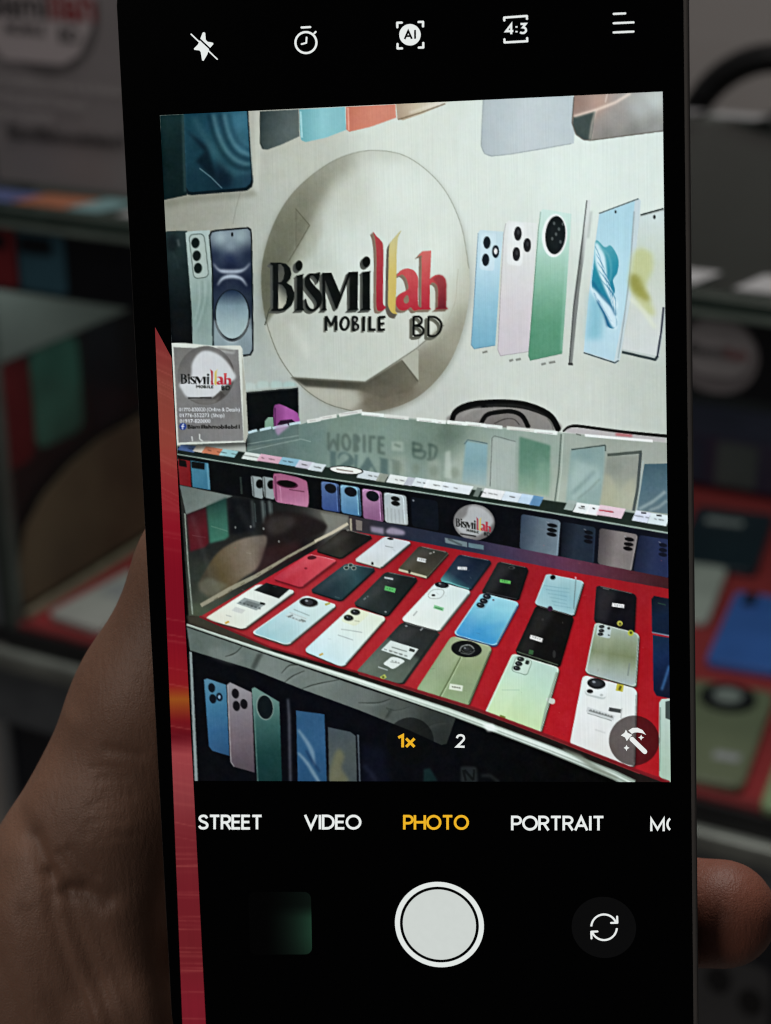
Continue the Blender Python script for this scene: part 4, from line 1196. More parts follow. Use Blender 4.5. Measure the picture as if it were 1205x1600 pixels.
for x, y, w, c in ST:
    h = 8.2 + (x - 280) * .008
    fill([(x + 4, y - h * .55), (x + w + 4, y + w * .16 - h * .55), (x + w - 3, y + w * .16 + h * .6), (x - 3, y + h * .6)], c, .95)
    if w > 20:
        for _ in range(3):
            xx = x + rs.rand() * w * .8
            line([(xx, y + .16 * (xx - x)), (xx + 4 + 4 * rs.rand(), y + .16 * (xx - x) + 1.5)], 1.8, tuple(np.array(c) * .55), .7)
fill(ell(541, 734.6, 27, 6.6, 5), (24, 30, 28)); fill(ell(541, 734.6, 25, 5.2, 5), (214, 218, 206)); line([(526, 733), (552, 737)], 2, (92, 70, 64), .7)
line([(936, 797), (958, 800)], 2, (180, 50, 66), .9); line([(908, 791), (914, 792)], 2, (50, 50, 50)); line([(926, 794), (930, 795)], 2, (50, 50, 50))
line([(1002, 801), (1010, 802)], 2.4, (44, 48, 60)); line([(1026, 805), (1034, 806)], 2.4, (44, 52, 56))

# --- case front: black strip with printed phones
SL = [(277, 711), (492, 746), (650, 769), (860, 802), (1045, 834), (1045, 904), (929, 881), (812, 858), (680, 832), (560, 809), (477, 793), (365, 775), (281, 759)]
fill(SL, Lin((280, 730), (1040, 860), [(10, 13, 15), (9, 11, 15), (10, 12, 18), (16, 20, 34)]))
fill([(278, 717), (297, 720), (299, 761), (281, 757)], (116, 28, 32)); fill([(280, 718), (291, 720), (292, 730), (280, 728)], (16, 14, 14))
fill([(298, 719.6), (326, 723.6), (329, 765.6), (301, 761)], Lin((298, 720), (329, 765), [(58, 120, 146), (52, 122, 154), (46, 110, 142)])); fill([(299, 720.6), (320, 723.6), (320, 734), (300, 731)], (14, 18, 20)); line([(324, 724), (327, 764)], 3, (86, 150, 176), .8)
for x in (392, 410):
    y = 743 + (x - 392) * .06
    fill(rquad([(x, y), (x + 18, y + 3), (x + 19, y + 37), (x + 3, y + 33)], .2, .1), (136, 150, 150)); fill(ell(x + 14, y + 13, 6, 7), (12, 14, 14)); line([(x + 3, y + 2), (x + 5, y + 33)], 2, (72, 82, 82), .9)
line([(376, 745), (378, 772)], 3, (40, 52, 48), .9)
fill(spl([(427, 745), (434, 739.6), (458, 744), (475, 749.6), (480.6, 757), (481, 792), (456, 788), (431, 782.6)], n=4), Lin((450, 742), (460, 790), [(158, 88, 124), (166, 96, 132), (182, 116, 150)]))
line([(430, 744), (432, 782)], 3, (118, 58, 92), .9); line([(437, 751), (440, 784)], 1.4, (196, 136, 164), .7)
fill(ell(449, 756.4, 17, 6, 9), (70, 24, 48)); fill(ell(448.6, 755.6, 14.5, 5, 9), (16, 12, 14)); line([(452, 764.6), (476, 768.4)], 1.4, (88, 38, 62), .9)
for c4, c1, c2, has_cam in (([(502, 752), (529.6, 756), (532, 801), (503.6, 796)], (74, 104, 152), (48, 76, 142), 1), ([(532, 757), (562, 761.6), (565, 807), (533.6, 801)], (108, 158, 190), (66, 124, 172), 1),
                        ([(566, 763), (596.6, 768), (599.6, 816), (568, 810)], (166, 118, 158), (134, 84, 128), 1), ([(600, 769), (635, 774.4), (638, 821), (602, 816)], (150, 162, 162), (164, 172, 170), 0)):
    fill(rquad(c4, .12, .08), Lin(c4[0], c4[3], [c1, c2])); P = rquad(c4, .1, .06, (.0, .0, .86, .96)); fill(P, Lin(c4[0], c4[3], [tuple(np.array(c1) * 1.1), tuple(np.array(c2) * 1.05)]), .6)
    line([quad(c4, .03, .1), quad(c4, .14, .02), quad(c4, .8, .02), quad(c4, .86, .1), quad(c4, .86, .95)], 1.1, tuple(np.minimum(np.array(c1) * 1.45, 235)), .7)
    if has_cam:
        fill(qell(c4, .52, .2, .33, .17), (16, 20, 28)); line([quad(c4, .93, .1), quad(c4, .93, .96)], 2, tuple(np.array(c2) * .55), .8)
    else:
        fill(qell(c4, .5, .16, .2, .08), (18, 20, 20)); fill(qell(c4, .5, .32, .2, .08), (18, 20, 20))
        for k in range(5):
            line([quad(c4, .12 + k * .17, .5), quad(c4, .12 + k * .17, .97)], 1.6, (140, 148, 146), .6)
fill(rquad([(642, 776), (684, 783), (686, 830), (644, 822)], .1, .1), (14, 20, 30)); fill(ell(646, 782, 1.5, 1.5), (150, 160, 170), .8)
D = ell(741, 816, 32.4, 28, 6)
fill(D, Lin((712, 800), (770, 835), [(112, 112, 112), (132, 132, 130), (92, 88, 88)]))
fill(spl([(734, 791), (752, 793), (768, 806), (770, 818), (757, 831), (742, 838), (722, 833), (713, 822), (714, 817), (728, 806)], n=4), (168, 170, 168), .9, 1)
line([(719, 834), (744, 838)], 2, (20, 20, 20), .9)
logo(lambda p: np.stack([712 + (np.asarray(p, float)[:, 0] - 422) * .2, 808 + (np.asarray(p, float)[:, 1] - 400) * .165 + (np.asarray(p, float)[:, 0] - 422) * .035], 1), False, k=.25)
for c4, cols, ln in (([(814.6, 803), (876, 813.4), (872, 870.6), (812, 857.6)], [(44, 62, 84), (86, 106, 122), (104, 124, 138)], (12, 15, 20)), ([(878, 815), (931, 824), (928, 881), (876.6, 870)], [(14, 20, 30), (34, 46, 62), (30, 42, 60)], (14, 16, 24)),
                 ([(937, 825), (997, 835), (986.6, 893), (934, 881)], [(70, 66, 70), (126, 118, 116), (118, 112, 110)], (14, 13, 15)), ([(999, 836), (1046, 843), (1046, 903), (990, 893)], [(26, 34, 60), (36, 48, 86), (34, 46, 88)], (16, 20, 36))):
    fill(rquad(c4, .08, .08), Lin(c4[0], c4[1], cols)); line([quad(c4, .98, .06), quad(c4, .97, .95)], 1.6, tuple(np.array(cols[-1]) * 1.25), .8)
    for v in (.17, .3, .42):
        fill(qell(c4, .8, v, .13, .055), ln)
    line([quad(c4, .65, .1), quad(c4, .72, .12)], 1.2, (150, 156, 160), .6)
line([(277, 709.6), (492, 745), (650, 768), (860, 801), (1045, 833)], [1.6, 2, 2, 2.4, 2.6], (148, 172, 158), .95)

# --- the left pane of the case and what it mirrors
LP = [(281, 758), (365, 774), (477, 792), (560, 808), (545, 830), (312, 964), (296, 976)]
fill(LP, Fld([(320, 850, (30, 32, 32)), (400, 800, (20, 24, 26)), (450, 830, (24, 22, 24)), (470, 860, (22, 18, 20)), (330, 940, (66, 74, 60)), (310, 900, (46, 54, 46)), (520, 810, (96, 98, 90)), (370, 880, (40, 38, 36))]))
fill([(281, 758), (364, 775), (291, 804)], Lin((285, 760), (320, 790), [(90, 106, 102), (108, 122, 116)]))
fill([(292, 804), (322, 793), (327, 848), (321, 855), (297, 862)], Lin((292, 804), (310, 860), [(62, 20, 26), (88, 26, 34), (84, 22, 30)]), .95, 1)
fill([(323, 791), (354, 777), (358, 838), (352, 843), (328, 849)], Lin((330, 785), (345, 846), [(26, 64, 56), (44, 104, 86), (50, 120, 98)]), .95, 1)
line([(330, 822), (356, 830)], 1.4, (96, 146, 124), .5); line([(300, 836), (322, 840)], 1.2, (120, 70, 74), .5)
fill([(357, 778), (392, 780), (398, 830), (360, 836)], (14, 17, 22), .9, 2)
for x in (394, 410, 421):
    line([(x, 782), (x + 3, 824 - (x - 394) * .4)], 4, (112, 130, 128), .75 if x > 400 else .35, 1)
    line([(x + 4, 786), (x + 6, 816)], 2, (60, 74, 74), .7)
fill(spl([(412, 812), (440, 800), (480, 805), (512, 820), (506, 832), (470, 846), (430, 870), (414, 862)]), (30, 24, 24), .95, 2)
fill(spl([(416, 815), (440, 806), (462, 812), (450, 828), (424, 835)]), (64, 60, 56), .6, 3)
fill([(500, 800), (545, 808), (540, 824), (505, 842), (512, 822)], (120, 122, 112), .85, 1)
fill(spl([(311, 916), (322, 890), (342, 862), (372, 844), (402, 837), (417, 839), (413, 862), (402, 888), (376, 906), (350, 932), (330, 934)]), Lin((320, 900), (416, 860), [(66, 60, 46), (92, 78, 48), (112, 98, 78), (128, 116, 100), (104, 94, 84)]), .95, 1)
fill([(310, 912), (324, 902), (358, 914), (345, 926), (330, 934), (312, 924)], (108, 112, 92), .6, 2)
fill([(410, 856), (470, 846), (470, 868), (400, 900)], (58, 30, 32), .6, 4)
fill([(296, 940), (316, 944), (330, 956), (312, 966), (296, 974)], (70, 82, 62), .8, 2)
line([(300, 806), (330, 900), (345, 930)], 6, (150, 160, 150), .10, 2)
line([(372, 790), (404, 846)], 10, (160, 170, 165), .08, 3)
line([(289, 802), (294, 880), (301, 960)], 2.0, (150, 166, 150), .8)
for q in ((368, 824), (392, 823), (412, 826), (436, 846)):
    fill(ell(q[0], q[1], 1.4, 2), (150, 156, 152), .7)
line([(314, 946), (360, 920), (400, 900), (450, 870), (494, 846)], [6, 7, 6, 4, 4], (150, 146, 120), .9)
line([(492, 846), (520, 832), (544, 818)], 4.6, (188, 178, 150), .95)
for k in range(7):
    x = 330 + k * 22 + 6 * rs.rand()
    line([(x, 940 - (x - 330) * .565), (x + 6, 936 - (x - 330) * .565)], 1.6, (90, 88, 68), .7)

# --- back strip over the mat
fill([(545, 806), (560, 808), (680, 831), (812, 857), (929, 880), (1046, 903), (1046, 922), (900, 896), (780, 872), (660, 849), (546, 830)], Lin((550, 0), (1046, 0), [(52, 46, 50), (36, 42, 62), (34, 44, 66), (66, 52, 84), (96, 50, 78), (86, 40, 54), (60, 26, 30)]))
fill([(579, 822), (600, 825), (600, 835), (580, 831)], (150, 138, 162), .85, 1); fill(spl([(604, 828), (612, 824), (622, 826), (632, 830), (630, 836), (606, 834)], n=4), (158, 146, 172), .85, 1)
fill([(695, 840), (730, 847), (730, 855), (696, 848)], (112, 134, 140), .9); fill([(732, 848), (756, 852), (756, 859), (732, 855)], (98, 134, 144), .9); line([(700, 842), (722, 852)], 3, (50, 62, 66), .6)
line([(548, 810), (549, 832)], 3, (178, 170, 142), .9); fill([(556, 812), (566, 814), (566, 829), (557, 828)], (150, 140, 128), .7)

# --- the red mat
MAT = [(545, 829), (600, 838), (660, 848), (780, 871), (900, 895), (1050, 921), (1050, 1226), (1000, 1206), (860, 1151), (740, 1106), (560, 1051), (420, 1011), (312, 964)]
fill(MAT, Fld([(340, 955, (160, 44, 48)), (430, 900, (170, 34, 46)), (540, 840, (154, 26, 36)), (660, 860, (148, 24, 34)), (800, 890, (150, 26, 36)), (1000, 920, (150, 26, 34)), (470, 980, (168, 40, 48)), (620, 980, (172, 38, 46)),
             (760, 1000, (172, 28, 38)), (900, 1000, (170, 22, 32)), (1010, 1020, (160, 22, 32)), (880, 1120, (176, 26, 36)), (1000, 1180, (172, 28, 36)), (600, 1060, (170, 40, 46))]))
for _ in range(60):
    x, y = 340 + rs.rand() * 700, 850 + rs.rand() * 350
    fill(ell(x, y, 1, .8, n=6), (206, 90, 92), .35)


def mark(x, y, w, h, col, rot=14, a=.95):
    c, s = math.cos(math.radians(rot)), math.sin(math.radians(rot))
    fill([(x + u * w * c - v * h * s, y + u * w * s + v * h * c) for u, v in ((-.5, -.5), (.5, -.5), (.5, .5), (-.5, .5))], col, a)


c = [(537, 826), (583, 838), (533, 872), (493, 860)]
slab(c, Lin((500, 860), (580, 835), [(34, 33, 30), (44, 42, 36), (24, 22, 20), (16, 15, 16)]), (14, 13, 13)); line([(542, 829), (546, 828)], 2, (150, 150, 140), .7)
c = [(601, 838), (643.6, 847), (596, 887), (553.6, 875)]
slab(c, Lin((600, 840), (590, 885), [(186, 194, 196), (196, 204, 204), (190, 196, 190)]), (48, 50, 48)); fill(ell(610, 841.8, 5, 1.8, 8), (22, 24, 26)); line([(602, 853), (615, 855.6)], 1.4, (120, 128, 128), .7); fill(ell(582, 880.6, 2, 2.6), (24, 24, 22)); line([(556, 876), (595, 887)], 2, (210, 208, 190), .8)
c = [(482, 865), (527.6, 875), (471, 918), (426, 904)]
slab(c, Lin((440, 900), (525, 872), [(178, 44, 60), (196, 62, 76), (208, 78, 90)]), (104, 18, 28)); fill(spl([(481, 870), (489, 868), (495, 871), (490, 874), (482, 874)], n=3), (76, 24, 32)); fill(ell(478, 888, 2.4, 1.6), (128, 32, 44))
c = [(541, 880), (588, 888), (533, 938.6), (484, 923)]
slab(c, Lin((490, 920), (585, 885), [(20, 34, 44), (26, 48, 58), (34, 70, 78), (16, 34, 44)]), (10, 16, 20))
for q in ((541.4, 887), (548, 883), (553, 887.4)):
    fill(ell(q[0], q[1], 4.4, 3.4), (136, 150, 140)); fill(ell(q[0], q[1], 3, 2.2), (30, 44, 44))
line([(523, 932), (531, 934.6)], 1.4, (60, 86, 90), .8)
c = [(655, 853), (702, 863), (667, 902.6), (622, 889)]
slab(c, Lin((660, 855), (645, 898), [(50, 48, 42), (62, 60, 50), (74, 70, 52)]), (30, 26, 20)); line([(623, 890), (667, 902)], 3.6, (196, 190, 156), .95); line([(668, 901), (701, 864)], 1.2, (120, 112, 96), .7); mark(659, 875, 14, 6, (206, 210, 204), 12); line([(671, 865), (675, 864)], 2, (180, 176, 166), .8); line([(677, 863), (679, 862)], 2, (190, 186, 176), .8); fill(ell(640, 893, 2, 3), (44, 40, 30))
c = [(603, 893), (654, 903), (605, 962.6), (551.6, 944)]
slab(c, Lin((560, 940), (650, 900), [(40, 50, 50), (36, 46, 46), (26, 34, 34), (22, 28, 30)]), (16, 18, 18)); mark(609.6, 920.6, 17, 7, (82, 196, 98), 14); mark(607.6, 903.6, 14, 3, (176, 186, 184), 10); line([(568, 937), (572, 934)], 2.4, (120, 132, 134), .7); line([(574, 933), (576, 931)], 2, (110, 122, 124), .7); fill(ell(602.6, 956, 1.6, 1.4), (130, 140, 140))
c = [(717, 866), (769, 876), (735, 922), (687, 907)]
slab(c, Lin((742, 868), (708, 918), [(16, 26, 44), (20, 36, 58), (24, 44, 66), (42, 92, 106), (70, 160, 162)], [0, .35, .7, .86, 1]), (12, 18, 26)); mark(722.6, 888, 15, 4.6, (214, 220, 220), 4); line([(690, 908), (703, 910), (716, 915), (733, 920)], 2, (110, 206, 204), .7)
c = [(683, 908), (737, 923), (686, 987), (626, 969)]
slab(c, Lin((690, 910), (660, 985), [(196, 212, 206), (208, 218, 208), (212, 218, 206)]), (70, 72, 66)); fill(ell(690.6, 914, 11, 4.6, 8), (20, 22, 28)); line(spl([(669, 930), (676, 922), (690, 921), (694, 926), (688, 934), (674, 935)], n=5), 1.2, (150, 158, 150), .9); fill(ell(677.4, 930, 3, 1.8), (40, 44, 44)); mark(685.6, 950, 16, 5.6, (116, 196, 132), 16); mark(685.6, 950.6, 12, 2, (60, 140, 84), 16); line([(646, 962), (652, 955)], 2, (140, 146, 140), .7)
c = [(779, 877), (826, 887), (810, 937), (752, 926)]
slab(c, (20, 22, 24), (12, 12, 13)); mark(789.6, 908.6, 17, 5, (86, 200, 82), 10); fill(ell(800, 887, 5, 2.4), (64, 66, 66)); fill(ell(799, 887, 3, 1.4), (24, 24, 24)); line([(760, 926), (808, 936)], 1.4, (70, 74, 80), .7)
c = [(752, 926), (812, 941), (775, 1010), (708, 991)]
slab(c, Lin((785, 930), (740, 1008), [(138, 204, 218), (118, 200, 222), (88, 184, 222), (52, 158, 222), (40, 150, 226)]), (30, 58, 110), rim=(150, 206, 224))
fill(rquad([(757, 927), (769, 930), (757, 952), (745, 949)], .3, .15), (110, 168, 190), .7)
for q in ((761, 932), (756, 939), (751, 945.6)):
    fill(ell(q[0], q[1], 6.4, 4.2, 12), (14, 20, 32))
fill(ell(771, 937.4, 1.6, 1.4), (90, 70, 80)); line([(768, 952), (806, 952)], 5, (150, 222, 226), .35, 3); line([(745, 985), (790, 975)], 6, (30, 140, 224), .35, 3)
c = [(854, 896), (913, 908), (897, 962.6), (835, 944)]
slab(c, Lin((880, 898), (860, 955), [(148, 188, 190), (128, 182, 192), (146, 192, 196)]), (24, 30, 30), rim=(170, 196, 196)); fill(ell(864, 902, 4.2, 3.8), (14, 16, 18)); line([(900, 903), (898, 930), (896.6, 952)], 1.4, (92, 116, 120), .9); line([(899.6, 901), (899.6, 905)], 2.6, (206, 160, 170), .9)
for k in range(6):
    line([(850 + k * 3, 915 + k * 6), (885 + rs.rand() * 8, 920 + k * 6)], 1.4, (104, 158, 172), .45)
c = [(838, 945), (897, 962), (874, 1042), (804, 1020)]
slab(c, (17, 17, 17), (10, 10, 10)); fill(ell(859.6, 951, 4, 4), (60, 24, 54)); mark(838, 997.6, 20, 6.4, (222, 224, 216), 17); mark(830, 1019, 7, 7, (60, 130, 66), 12, .7); fill(ell(848, 968, 2, 2), (50, 50, 50)); line([(808, 1018), (872, 1039)], 1.6, (96, 116, 92), .8); fill(ell(866, 1022, 2.4, 6), (48, 50, 48), .8)
c = [(932, 914), (994, 928), (991, 988), (928, 971)]
slab(c, Lin((930, 920), (990, 980), [(26, 24, 28), (16, 16, 22), (18, 18, 26)]), (12, 12, 14)); mark(966, 946, 19, 5.6, (222, 224, 222), 7); line([(942, 919), (952, 921)], 1.6, (110, 106, 104), .7); fill(ell(968.6, 974, 4.4, 4), (186, 186, 60)); fill(ell(969, 974.6, 2, 2), (70, 70, 20))
c = [(930, 972), (999, 990), (994, 1074), (914, 1051)]
slab(c, Lin((965, 978), (950, 1066), [(150, 168, 156), (134, 150, 118), (116, 132, 92), (144, 160, 140), (156, 172, 174)]), (60, 64, 54), .1, .06, rim=(176, 190, 176))
fill(rquad([(934, 975), (956, 980), (953, 998), (932, 993)], .2, .15), (176, 192, 188))
for q in ((940.4, 979), (940, 985.6), (938.4, 991)):
    fill(ell(q[0], q[1], 4.4, 2.8), (24, 30, 30))
fill(ell(951.4, 981.6, 2.4, 2), (40, 46, 46)); line([(950, 992), (953, 993)], 2, (80, 90, 90)); fill(ell(985.6, 989, 4.6, 4.6), (176, 190, 40)); fill(ell(986, 988.6, 2, 2.2), (50, 60, 20)); line([(984, 1036), (981, 1056)], 2.4, (112, 126, 120), .7)
c = [(404, 912), (463, 923), (381, 983.6), (319, 967)]
slab(c, Lin((420, 920), (350, 975), [(200, 208, 196), (210, 218, 204), (206, 206, 184)]), (70, 40, 38)); fill([(397, 922), (416, 910.4), (453, 920.4), (436, 935)], Lin((400, 915), (445, 928), [(40, 44, 46), (18, 20, 22), (26, 28, 28)])); fill([(382, 933.6), (416, 943.6), (401, 953.8), (369.6, 943)], (140, 152, 148)); fill([(386, 938), (408, 944.6), (400, 950), (378, 943)], (96, 108, 108), .7); mark(410.4, 943, 8, 3.4, (20, 24, 24), 14)
fill([(368, 948), (384, 953), (378, 959), (362, 954)], (184, 188, 180), .8); line([(353, 961), (362, 963.6)], 1.5, (150, 156, 150), .7); line([(352, 974), (358, 971)], 3.4, (196, 152, 48), .9)
c = [(477, 929.6), (527.6, 945), (450, 1008.6), (392, 989)]
slab(c, Lin((500, 935), (420, 1000), [(190, 214, 206), (184, 210, 206), (158, 198, 200), (140, 190, 196)]), (60, 50, 46), rim=(206, 220, 212)); fill(ell(482.6, 941.4, 15, 7.4, 6), (110, 122, 118)); fill(ell(482.8, 941, 13.6, 6.4, 6), (18, 19, 20)); mark(512, 943.6, 8, 3, (170, 160, 40), -18)
for k in range(3):
    line([(447 + k * 6, 962 - k * 5), (474 + k * 5, 972 - k * 5)], 2, (130, 152, 148), .6)
fill([(446, 962), (456, 956), (482, 966), (472, 974)], (196, 206, 200), .5); line([(450, 964), (458, 961)], 2.6, (92, 104, 102), .7); line([(470, 968), (478, 971)], 2.6, (92, 104, 102), .7)
c = [(549, 948), (605, 964.6), (536, 1043), (474, 1017)]
slab(c, Lin((580, 955), (505, 1035), [(206, 216, 190), (206, 220, 206), (196, 218, 214), (180, 212, 214)]), (70, 44, 40)); fill(rquad([(551, 949), (580, 957), (556, 979), (532, 970)], .2, .2), (208, 214, 172), .7)
for q in ((555.4, 956.4), (544.8, 965.4)):
    fill(ell(q[0], q[1], 8, 5, 8), (96, 102, 84)); fill(ell(q[0], q[1], 6.8, 4.2, 8), (24, 26, 22))
line([(554, 970), (562, 971)], 1.6, (150, 156, 130), .7); line([(533, 983), (566, 988)], 1.6, (150, 162, 156), .7); line([(528, 992), (552, 1000)], 1.6, (146, 158, 154), .7); line([(499, 1024), (505, 1021)], 3, (196, 160, 60), .9)
c = [(629, 971), (687, 986), (629, 1069), (555, 1051)]
slab(c, Lin((650, 978), (595, 1058), [(34, 38, 38), (38, 44, 44), (70, 84, 76), (88, 104, 90)], [0, .38, .45, 1]), (26, 26, 24)); line([(686, 990), (655, 1034), (630, 1068)], 4, (28, 32, 30), .8)
fill([(610.5, 1000.6), (654, 1014), (641, 1031), (595.4, 1015.6)], (198, 210, 200)); mark(644, 1016, 9, 4.4, (40, 46, 44), 18); line([(612, 1011), (636, 1018)], 1.8, (110, 122, 116), .8); line([(608, 1016), (630, 1023)], 1.6, (150, 160, 152), .8)
fill(spl([(614.6, 1026), (632, 1032), (626, 1038), (614.6, 1045), (606, 1041), (599.6, 1037), (606, 1031)], n=3), (206, 214, 204)); line([(610, 1034), (624, 1036)], 1.6, (140, 148, 140), .8); line([(591, 1042), (606, 1047)], 2, (170, 184, 176), .8); mark(599, 1058, 9, 6, (176, 190, 70), -30); fill(ell(599, 1058, 1.8, 1.6), (60, 70, 30)); fill(ell(635, 978, 2, 1.4), (130, 138, 138)); line([(657, 985), (661, 981)], 2, (160, 168, 166), .8)
c = [(706, 993), (770, 1010), (731, 1105), (649, 1080)]
slab(c, Lin((740, 1000), (690, 1092), [(150, 168, 122), (140, 160, 112), (132, 156, 112), (138, 166, 116)]), (60, 60, 40))
fill(ell(729, 1014, 24, 13, 6), (18, 21, 22)); line(spl([(718, 1018), (722, 1010), (734, 1008), (741, 1014)], False), 2, (150, 158, 154), .8); line([(720, 1020), (734, 1022), (742, 1016)], 1.6, (96, 104, 100), .8, 0, True); fill(ell(731, 1014, 8, 4), (34, 38, 38))
line([(720, 1027), (704, 1058), (686, 1091)], 2.4, (92, 112, 70), .9); line([(722, 1027), (706, 1059), (688, 1092)], 1.2, (176, 196, 150), .9); mark(712.6, 1074, 21, 9, (206, 214, 190), 10); line([(706, 1073), (720, 1075)], 1.8, (120, 128, 110), .8)
c = [(801, 1020.6), (874.6, 1043), (845, 1146), (757, 1115)]
slab(c, Lin((840, 1030), (795, 1125), [(166, 198, 180), (172, 206, 178), (180, 210, 164), (184, 212, 150)]), (60, 64, 50), .08, .05, rim=(196, 216, 190))
MD = [(807, 1024), (832.6, 1031.6), (824, 1056), (798, 1048)]
fill(rquad(MD, .2, .2), (112, 142, 122)); fill(rquad(MD, .17, .17, (.04, .03, .96, .96)), (182, 206, 186))
for q in ((813.8, 1029.8), (810.8, 1037), (807.6, 1044)):
    fill(ell(q[0], q[1], 5.8, 3.8, 12), (20, 28, 24))
fill(rquad([(822, 1031), (828, 1032.6), (826, 1039), (820, 1037)], .3, .3), (36, 46, 40)); fill(spl([(855, 1090), (866, 1092), (867, 1098), (862, 1100), (854, 1095)], n=4), (196, 206, 190), .9); line([(870, 1050), (852, 1110), (845, 1142)], 2.4, (120, 140, 120), .6); mark(785, 1121, 9, 6, (110, 120, 40), 18); fill(ell(785, 1125, 3, 2), (180, 100, 40)); line([(784, 1078), (812, 1078)], 1.2, (150, 186, 156), .6)
c = [(911, 1054), (995.6, 1076), (992, 1200), (890, 1164)]
slab(c, Lin((950, 1060), (935, 1185), [(206, 214, 206), (212, 214, 208), (206, 204, 196)]), (70, 50, 48), .1, .06)
fill(rquad([(917, 1058), (950, 1066), (946, 1094), (913, 1086)], .2, .2), (178, 186, 180)); fill(rquad([(917, 1057), (950, 1065), (947, 1091), (914, 1083)], .2, .2), (212, 218, 212)); fill(ell(932, 1068, 14.4, 8.4, 8), (26, 28, 30)); fill(ell(932, 1067.4, 10, 5.6, 8), (48, 50, 54), .6); fill(ell(922, 1080, 5, 3.2, 8), (30, 32, 32)); fill(ell(940, 1086, 2.6, 2), (170, 176, 170))
mark(968.6, 1074.6, 11, 11, (190, 182, 30), 10); mark(969, 1075, 4, 7, (90, 84, 20), 20); mark(961, 1109.6, 19, 6, (60, 66, 66), 10); line([(917, 1108), (960, 1122)], 8, (188, 192, 188), .9); line([(920, 1110), (958, 1121)], 2.4, (120, 126, 124), .8); line([(918, 1114), (956, 1126)], 1.6, (130, 136, 132), .8); line([(972, 1106), (970, 1122)], 1.6, (150, 154, 150), .7); line([(930, 1140), (946, 1145)], 3, (192, 194, 188), .8)
fill([(1018, 936), (1022, 931), (1050, 936), (1050, 994), (1019, 988)], Lin((1020, 935), (1045, 990), [(16, 22, 34), (16, 34, 62), (14, 30, 56)])); line([(1019, 988), (1050, 994)], 2, (120, 150, 176), .8); line([(1028, 942), (1040, 945)], 1.4, (40, 90, 60), .7)
fill([(1020, 992), (1050, 997), (1050, 1092), (1026, 1087), (1021, 1078)], Lin((1022, 1000), (1044, 1085), [(20, 44, 76), (16, 40, 84), (14, 30, 66), (16, 24, 46)])); line([(1034, 1078), (1040, 1060), (1046, 1040)], 3, (60, 130, 206), .8, 1)
fill([(1030, 1098), (1034, 1092), (1050, 1091), (1050, 1226), (1040, 1222), (1030, 1212)], Lin((1030, 1100), (1046, 1200), [(172, 192, 178), (162, 186, 168), (156, 182, 158)])); fill([(1040, 1096), (1050, 1094), (1050, 1126), (1040, 1122)], (62, 76, 74)); line([(1032, 1105), (1031, 1205)], 1.4, (110, 120, 108), .8)

for x, y, rx in ((555.4, 956.4, 6.8), (544.8, 965.4, 6.8), (761, 932, 6), (756, 939, 6), (751, 945.6, 6), (813.8, 1029.8, 5.4), (810.8, 1037, 5.4), (807.6, 1044, 5.4), (932, 1068, 13), (482.8, 941, 12), (690.6, 914, 10), (729, 1014, 8), (940.4, 979, 4), (940, 985.6, 4), (938.4, 991, 4)):
    fill(ell(x, y, rx * .55, rx * .34, 8), (48, 52, 58), .8)
    fill(ell(x - rx * .3, y - rx * .2, rx * .2, rx * .13, 8), (176, 186, 192), .7)
    line(ell(x, y + .3, rx * 1.02, rx * .64, 8)[2:18], .8, (170, 176, 172), .5)
for x0, y0, n, dx, dy, col in ((600, 1014, 5, 8, 2.5, (96, 104, 100)), (374, 941, 6, 6, 1.8, (70, 80, 80)), (922, 1109, 8, 4.6, 1.4, (96, 100, 98)), (452, 963, 5, 5, 1.9, (110, 124, 122)), (612, 1032, 3, 5, 1.6, (120, 126, 120)), (655, 873.6, 4, 3, .7, (96, 98, 96)), (718, 887.4, 4, 3, .4, (110, 112, 112)), (832, 995, 4, 3.6, 1.1, (96, 96, 94)), (960, 945, 4, 3.6, .6, (100, 100, 100)), (706, 1072.6, 4, 3.8, .7, (110, 118, 100)), (784, 907, 3, 3.6, .7, (30, 110, 40)), (604, 919, 3, 4, 1, (34, 120, 52))):
    for k in range(n):
        line([(x0 + k * dx, y0 + k * dy), (x0 + k * dx + dx * .6, y0 + (k + .6) * dy)], 2.0 + (k % 2), col, .6)
# scuffs and finger marks on the backs, glass glare over the mat
for _ in range(90):
    x, y = 340 + rs.rand() * 690, 850 + rs.rand() * 340
    a = rs.rand() * 3.1; L = 2 + rs.rand() * 7
    line([(x, y), (x + L * math.cos(a), y + L * math.sin(a) * .6)], .8, (236, 236, 230) if rs.rand() < .6 else (30, 20, 20), .10 + .12 * rs.rand())
fill([(560, 832), (640, 846), (470, 1020), (372, 990)], (190, 205, 195), .045, 8)
fill([(760, 868), (800, 876), (640, 1070), (590, 1056)], (190, 205, 195), .04, 6)

# --- front ledge, marble band and the poster below
DK = [(296, 962), (312, 963), (420, 1011), (560, 1051), (740, 1106), (860, 1151), (1000, 1206), (1050, 1224), (1050, 1232), (980, 1232), (860, 1176), (740, 1131), (560, 1070), (420, 1022), (292, 978)]
fill(DK, (30, 22, 20))
fill([(292, 962), (314, 962), (420, 1010), (430, 1022), (296, 974)], (64, 62, 50), .8, 1)
line([(312, 963), (420, 1010.6), (560, 1050.6), (740, 1106), (860, 1151), (1000, 1206), (1046, 1223)], [3, 3, 3.6, 4.6, 5, 6], (122, 26, 34), .9)
line([(560, 1053), (740, 1109), (860, 1154), (1000, 1209)], 1.4, (186, 60, 64), .6)
BL = [(292, 976), (420, 1020), (560, 1066), (700, 1112), (770, 1138), (860, 1172), (960, 1212), (1000, 1232), (300, 1232), (297, 1016)]
fill(BL, Lin((300, 1100), (900, 1200), [(8, 10, 15), (8, 10, 18), (7, 9, 14), (5, 6, 6)]))
